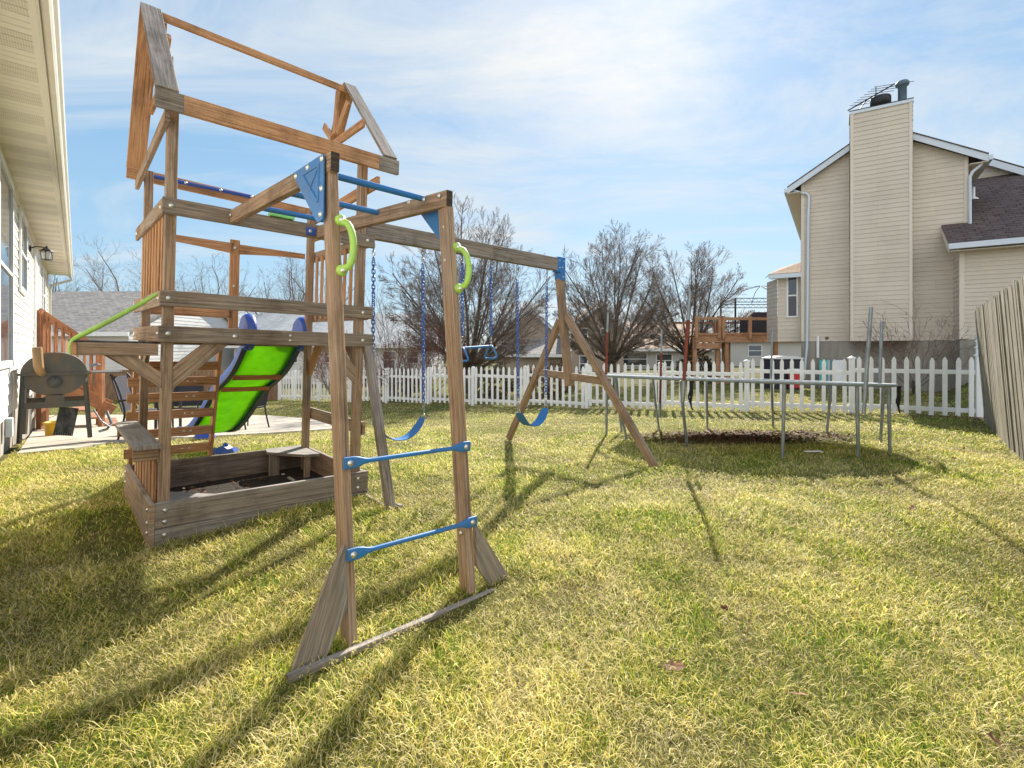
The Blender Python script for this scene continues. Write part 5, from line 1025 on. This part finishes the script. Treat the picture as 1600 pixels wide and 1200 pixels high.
# ---------------- grass
gm = M['grass'] = bpy.data.materials.new('grass_blades'); gm.use_nodes = True; g = G(gm); at = g.n('ShaderNodeAttribute', attribute_name='tint'); sp = g.n('ShaderNodeSeparateColor'); g.l(at.outputs['Color'], sp.inputs[0])
cc = g.ramp(sp.outputs[0], [(0, (.065, .135, .018)), (.35, (.19, .255, .035)), (.6, (.46, .40, .14)), (1, (.66, .55, .31))]); cc = g.mix(1., cc, sp.outputs[1], 'MULTIPLY')
cmb2 = g.n('ShaderNodeCombineColor'); [g.l(sp.outputs[1], cmb2.inputs[i]) for i in range(3)]
cc = g.mix(1., g.ramp(sp.outputs[0], [(0, (.09, .22, .015)), (.35, (.36, .46, .03)), (.6, (.82, .68, .16)), (1, (.97, .84, .46))]), cmb2.outputs[0], 'MULTIPLY')
g.col(cc); g.b.inputs['Roughness'].default_value = .55; g.b.inputs['Specular IOR Level'].default_value = .3; tl = g.n('ShaderNodeBsdfTranslucent'); g.l(cc, tl.inputs[0]); ms = g.n('ShaderNodeMixShader'); ms.inputs[0].default_value = .45
o = gm.node_tree.nodes['Material Output']; g.l(g.b.outputs[0], ms.inputs[1]); g.l(tl.outputs[0], ms.inputs[2]); g.l(ms.outputs[0], o.inputs[0])
def vn(x, y, sc, seed):
    r = np.random.default_rng(seed).random((256, 256)); u = x/sc+1000; v = y/sc+1000; i = np.floor(u).astype(int); j = np.floor(v).astype(int); a = u-i; b = v-j; a = a*a*(3-2*a); b = b*b*(3-2*b); q = lambda p, s: r[p % 256, s % 256]
    return (q(i, j)*(1-a)+q(i+1, j)*a)*(1-b)+(q(i, j+1)*(1-a)+q(i+1, j+1)*a)*b
def blades():
    rs = np.random.default_rng(99); XS, YS, WS = [], [], []
    for y0, y1, dn, ws in ((.4, 2.4, 21000, .85), (2.4, 3.6, 17500, 1.0), (3.6, 5, 12000, 1.3), (5, 7, 7300, 1.7), (7, 10, 3900, 2.3), (10, 14, 1900, 3.1), (14, 20, 560, 4.5), (20, 32, 200, 7)):
        n = int((y1-y0)*(2.2*y1+1.6)*dn); y = rs.uniform(y0, y1, n); x = rs.uniform(-1.1*y1-.8, 1.1*y1+.8, n); k = np.abs(x) < 1.08*y+.7; XS.append(x[k]); YS.append(y[k]); WS.append(np.full(k.sum(), ws))
    x, y, ws = map(np.concatenate, (XS, YS, WS))
    keep = (x*LEFT_N[0]+y*LEFT_N[1] > -.66) & ~inpoly(x, y, PATIO)
    q = np.array(T4.inverted()); s = q[0, 0]*x+q[0, 1]*y+q[0, 3]; t = q[1, 0]*x+q[1, 1]*y+q[1, 3]; keep &= ~((s > -.06) & (s < 1.52) & (t > 0) & (t < 1.44))
    keep &= ~((x-10.36)*.544+(y-18)*.839 > -.05); lit = ((x-3.5)/1.9)**2+((y-7.75)/.75)**2 < 1; keep &= ~(lit & (rs.random(len(x)) < .75))
    nb = vn(x, y, .55, 1)*.45+vn(x, y, .16, 2)*.35+vn(x, y, .07, 3)*.2; gr = vn(x, y, 1.1, 4)*.35+vn(x, y, .30, 5)*.45+vn(x, y, .11, 6)*.2
    bare = ((s+.22)/.22)**2+((t-.45)/.55)**2 < 1; keep &= ~(bare & (rs.random(len(x)) < .8)); keep &= (rs.random(len(x)) < .45+.85*nb)
    x, y, ws, nb, gr, s, t = (a[keep] for a in (x, y, ws, nb, gr, s, t)); n = len(x)
    shade = ss(.2, -1.0, s+.15*t)*0
    straw = np.clip(rs.beta(1.1, 1.1, n)*.98+(gr-.5)*.75+(.5-nb)*.5+.02, 0, 1); dead = straw > .55
    near = 1-ss(5, 10, y); h = (.017+.042*nb*(.5+.6*near))*rs.uniform(.45, 1.4, n)*(.8+.2*near); edge = (np.abs(t+.03) < .09) & (s > 0) & (s < 1.5); h = h*np.where(edge, 1.6, 1); h = h*np.where((t > -2.14) & (t < -1.96) & (s > .1) & (s < 1.55), .38, 1)
    lean = np.where(dead, rs.uniform(.9, 1.55, n), rs.uniform(.2, 1.3, n)); long = dead & (rs.random(n) < .25); h = h*np.where(long, 1.7, 1)
    az = rs.uniform(0, 2*math.pi, n)+vn(x, y, .25, 9)*3; dx, dy = np.cos(az), np.sin(az); w2 = .00115*ws*rs.uniform(.6, 1.5, n); z = gz(x, y)-.004
    px_, py_ = -dy*w2, dx*w2; m1 = h*.5; r1 = m1*np.sin(lean*.7); z1 = m1*np.cos(lean*.7); l2 = np.minimum(lean*1.25, 1.6); r2 = r1+m1*np.sin(l2); z2 = z1+m1*np.cos(l2); lift = np.where(dead, rs.uniform(0, .03, n)*(.5+nb), 0); z = z+lift
    V0 = np.stack([np.stack([x-px_, y-py_, z], 1), np.stack([x+px_, y+py_, z], 1), np.stack([x+dx*r1+px_*.85, y+dy*r1+py_*.85, z+z1], 1), np.stack([x+dx*r1-px_*.85, y+dy*r1-py_*.85, z+z1], 1), np.stack([x+dx*r2, y+dy*r2, z+z2], 1)], 1).reshape(-1, 3)
    b = np.arange(n)[:, None]*5; F = np.concatenate([b+np.array([0, 1, 2, 3]), b+np.array([3, 2, 4])], 1).astype(np.int32); me = bpy.data.meshes.new('grass'); me.vertices.add(5*n); me.vertices.foreach_set('co', V0.ravel().astype(np.float32)); me.loops.add(7*n); me.loops.foreach_set('vertex_index', F.ravel())
    me.polygons.add(2*n); ls = np.stack([np.arange(n)*7, np.arange(n)*7+4], 1).ravel().astype(np.int32); me.polygons.foreach_set('loop_start', ls); me.polygons.foreach_set('loop_total', np.tile([4, 3], n).astype(np.int32)); me.update()
    br = rs.uniform(.4, 1.35, n)*(.55+.85*nb); c = np.zeros((n, 5, 4), np.float32); c[:, :, 0] = straw[:, None]; c[:, :, 1] = br[:, None]; c[:, :, 3] = 1; a = me.color_attributes.new('tint', 'FLOAT_COLOR', 'POINT'); a.data.foreach_set('color', c.ravel()); me.materials.append(gm)
    o = bpy.data.objects.new('grass', me); COL.objects.link(o); o['kind'] = 'stuff'; print('BLADES', n)
blades()
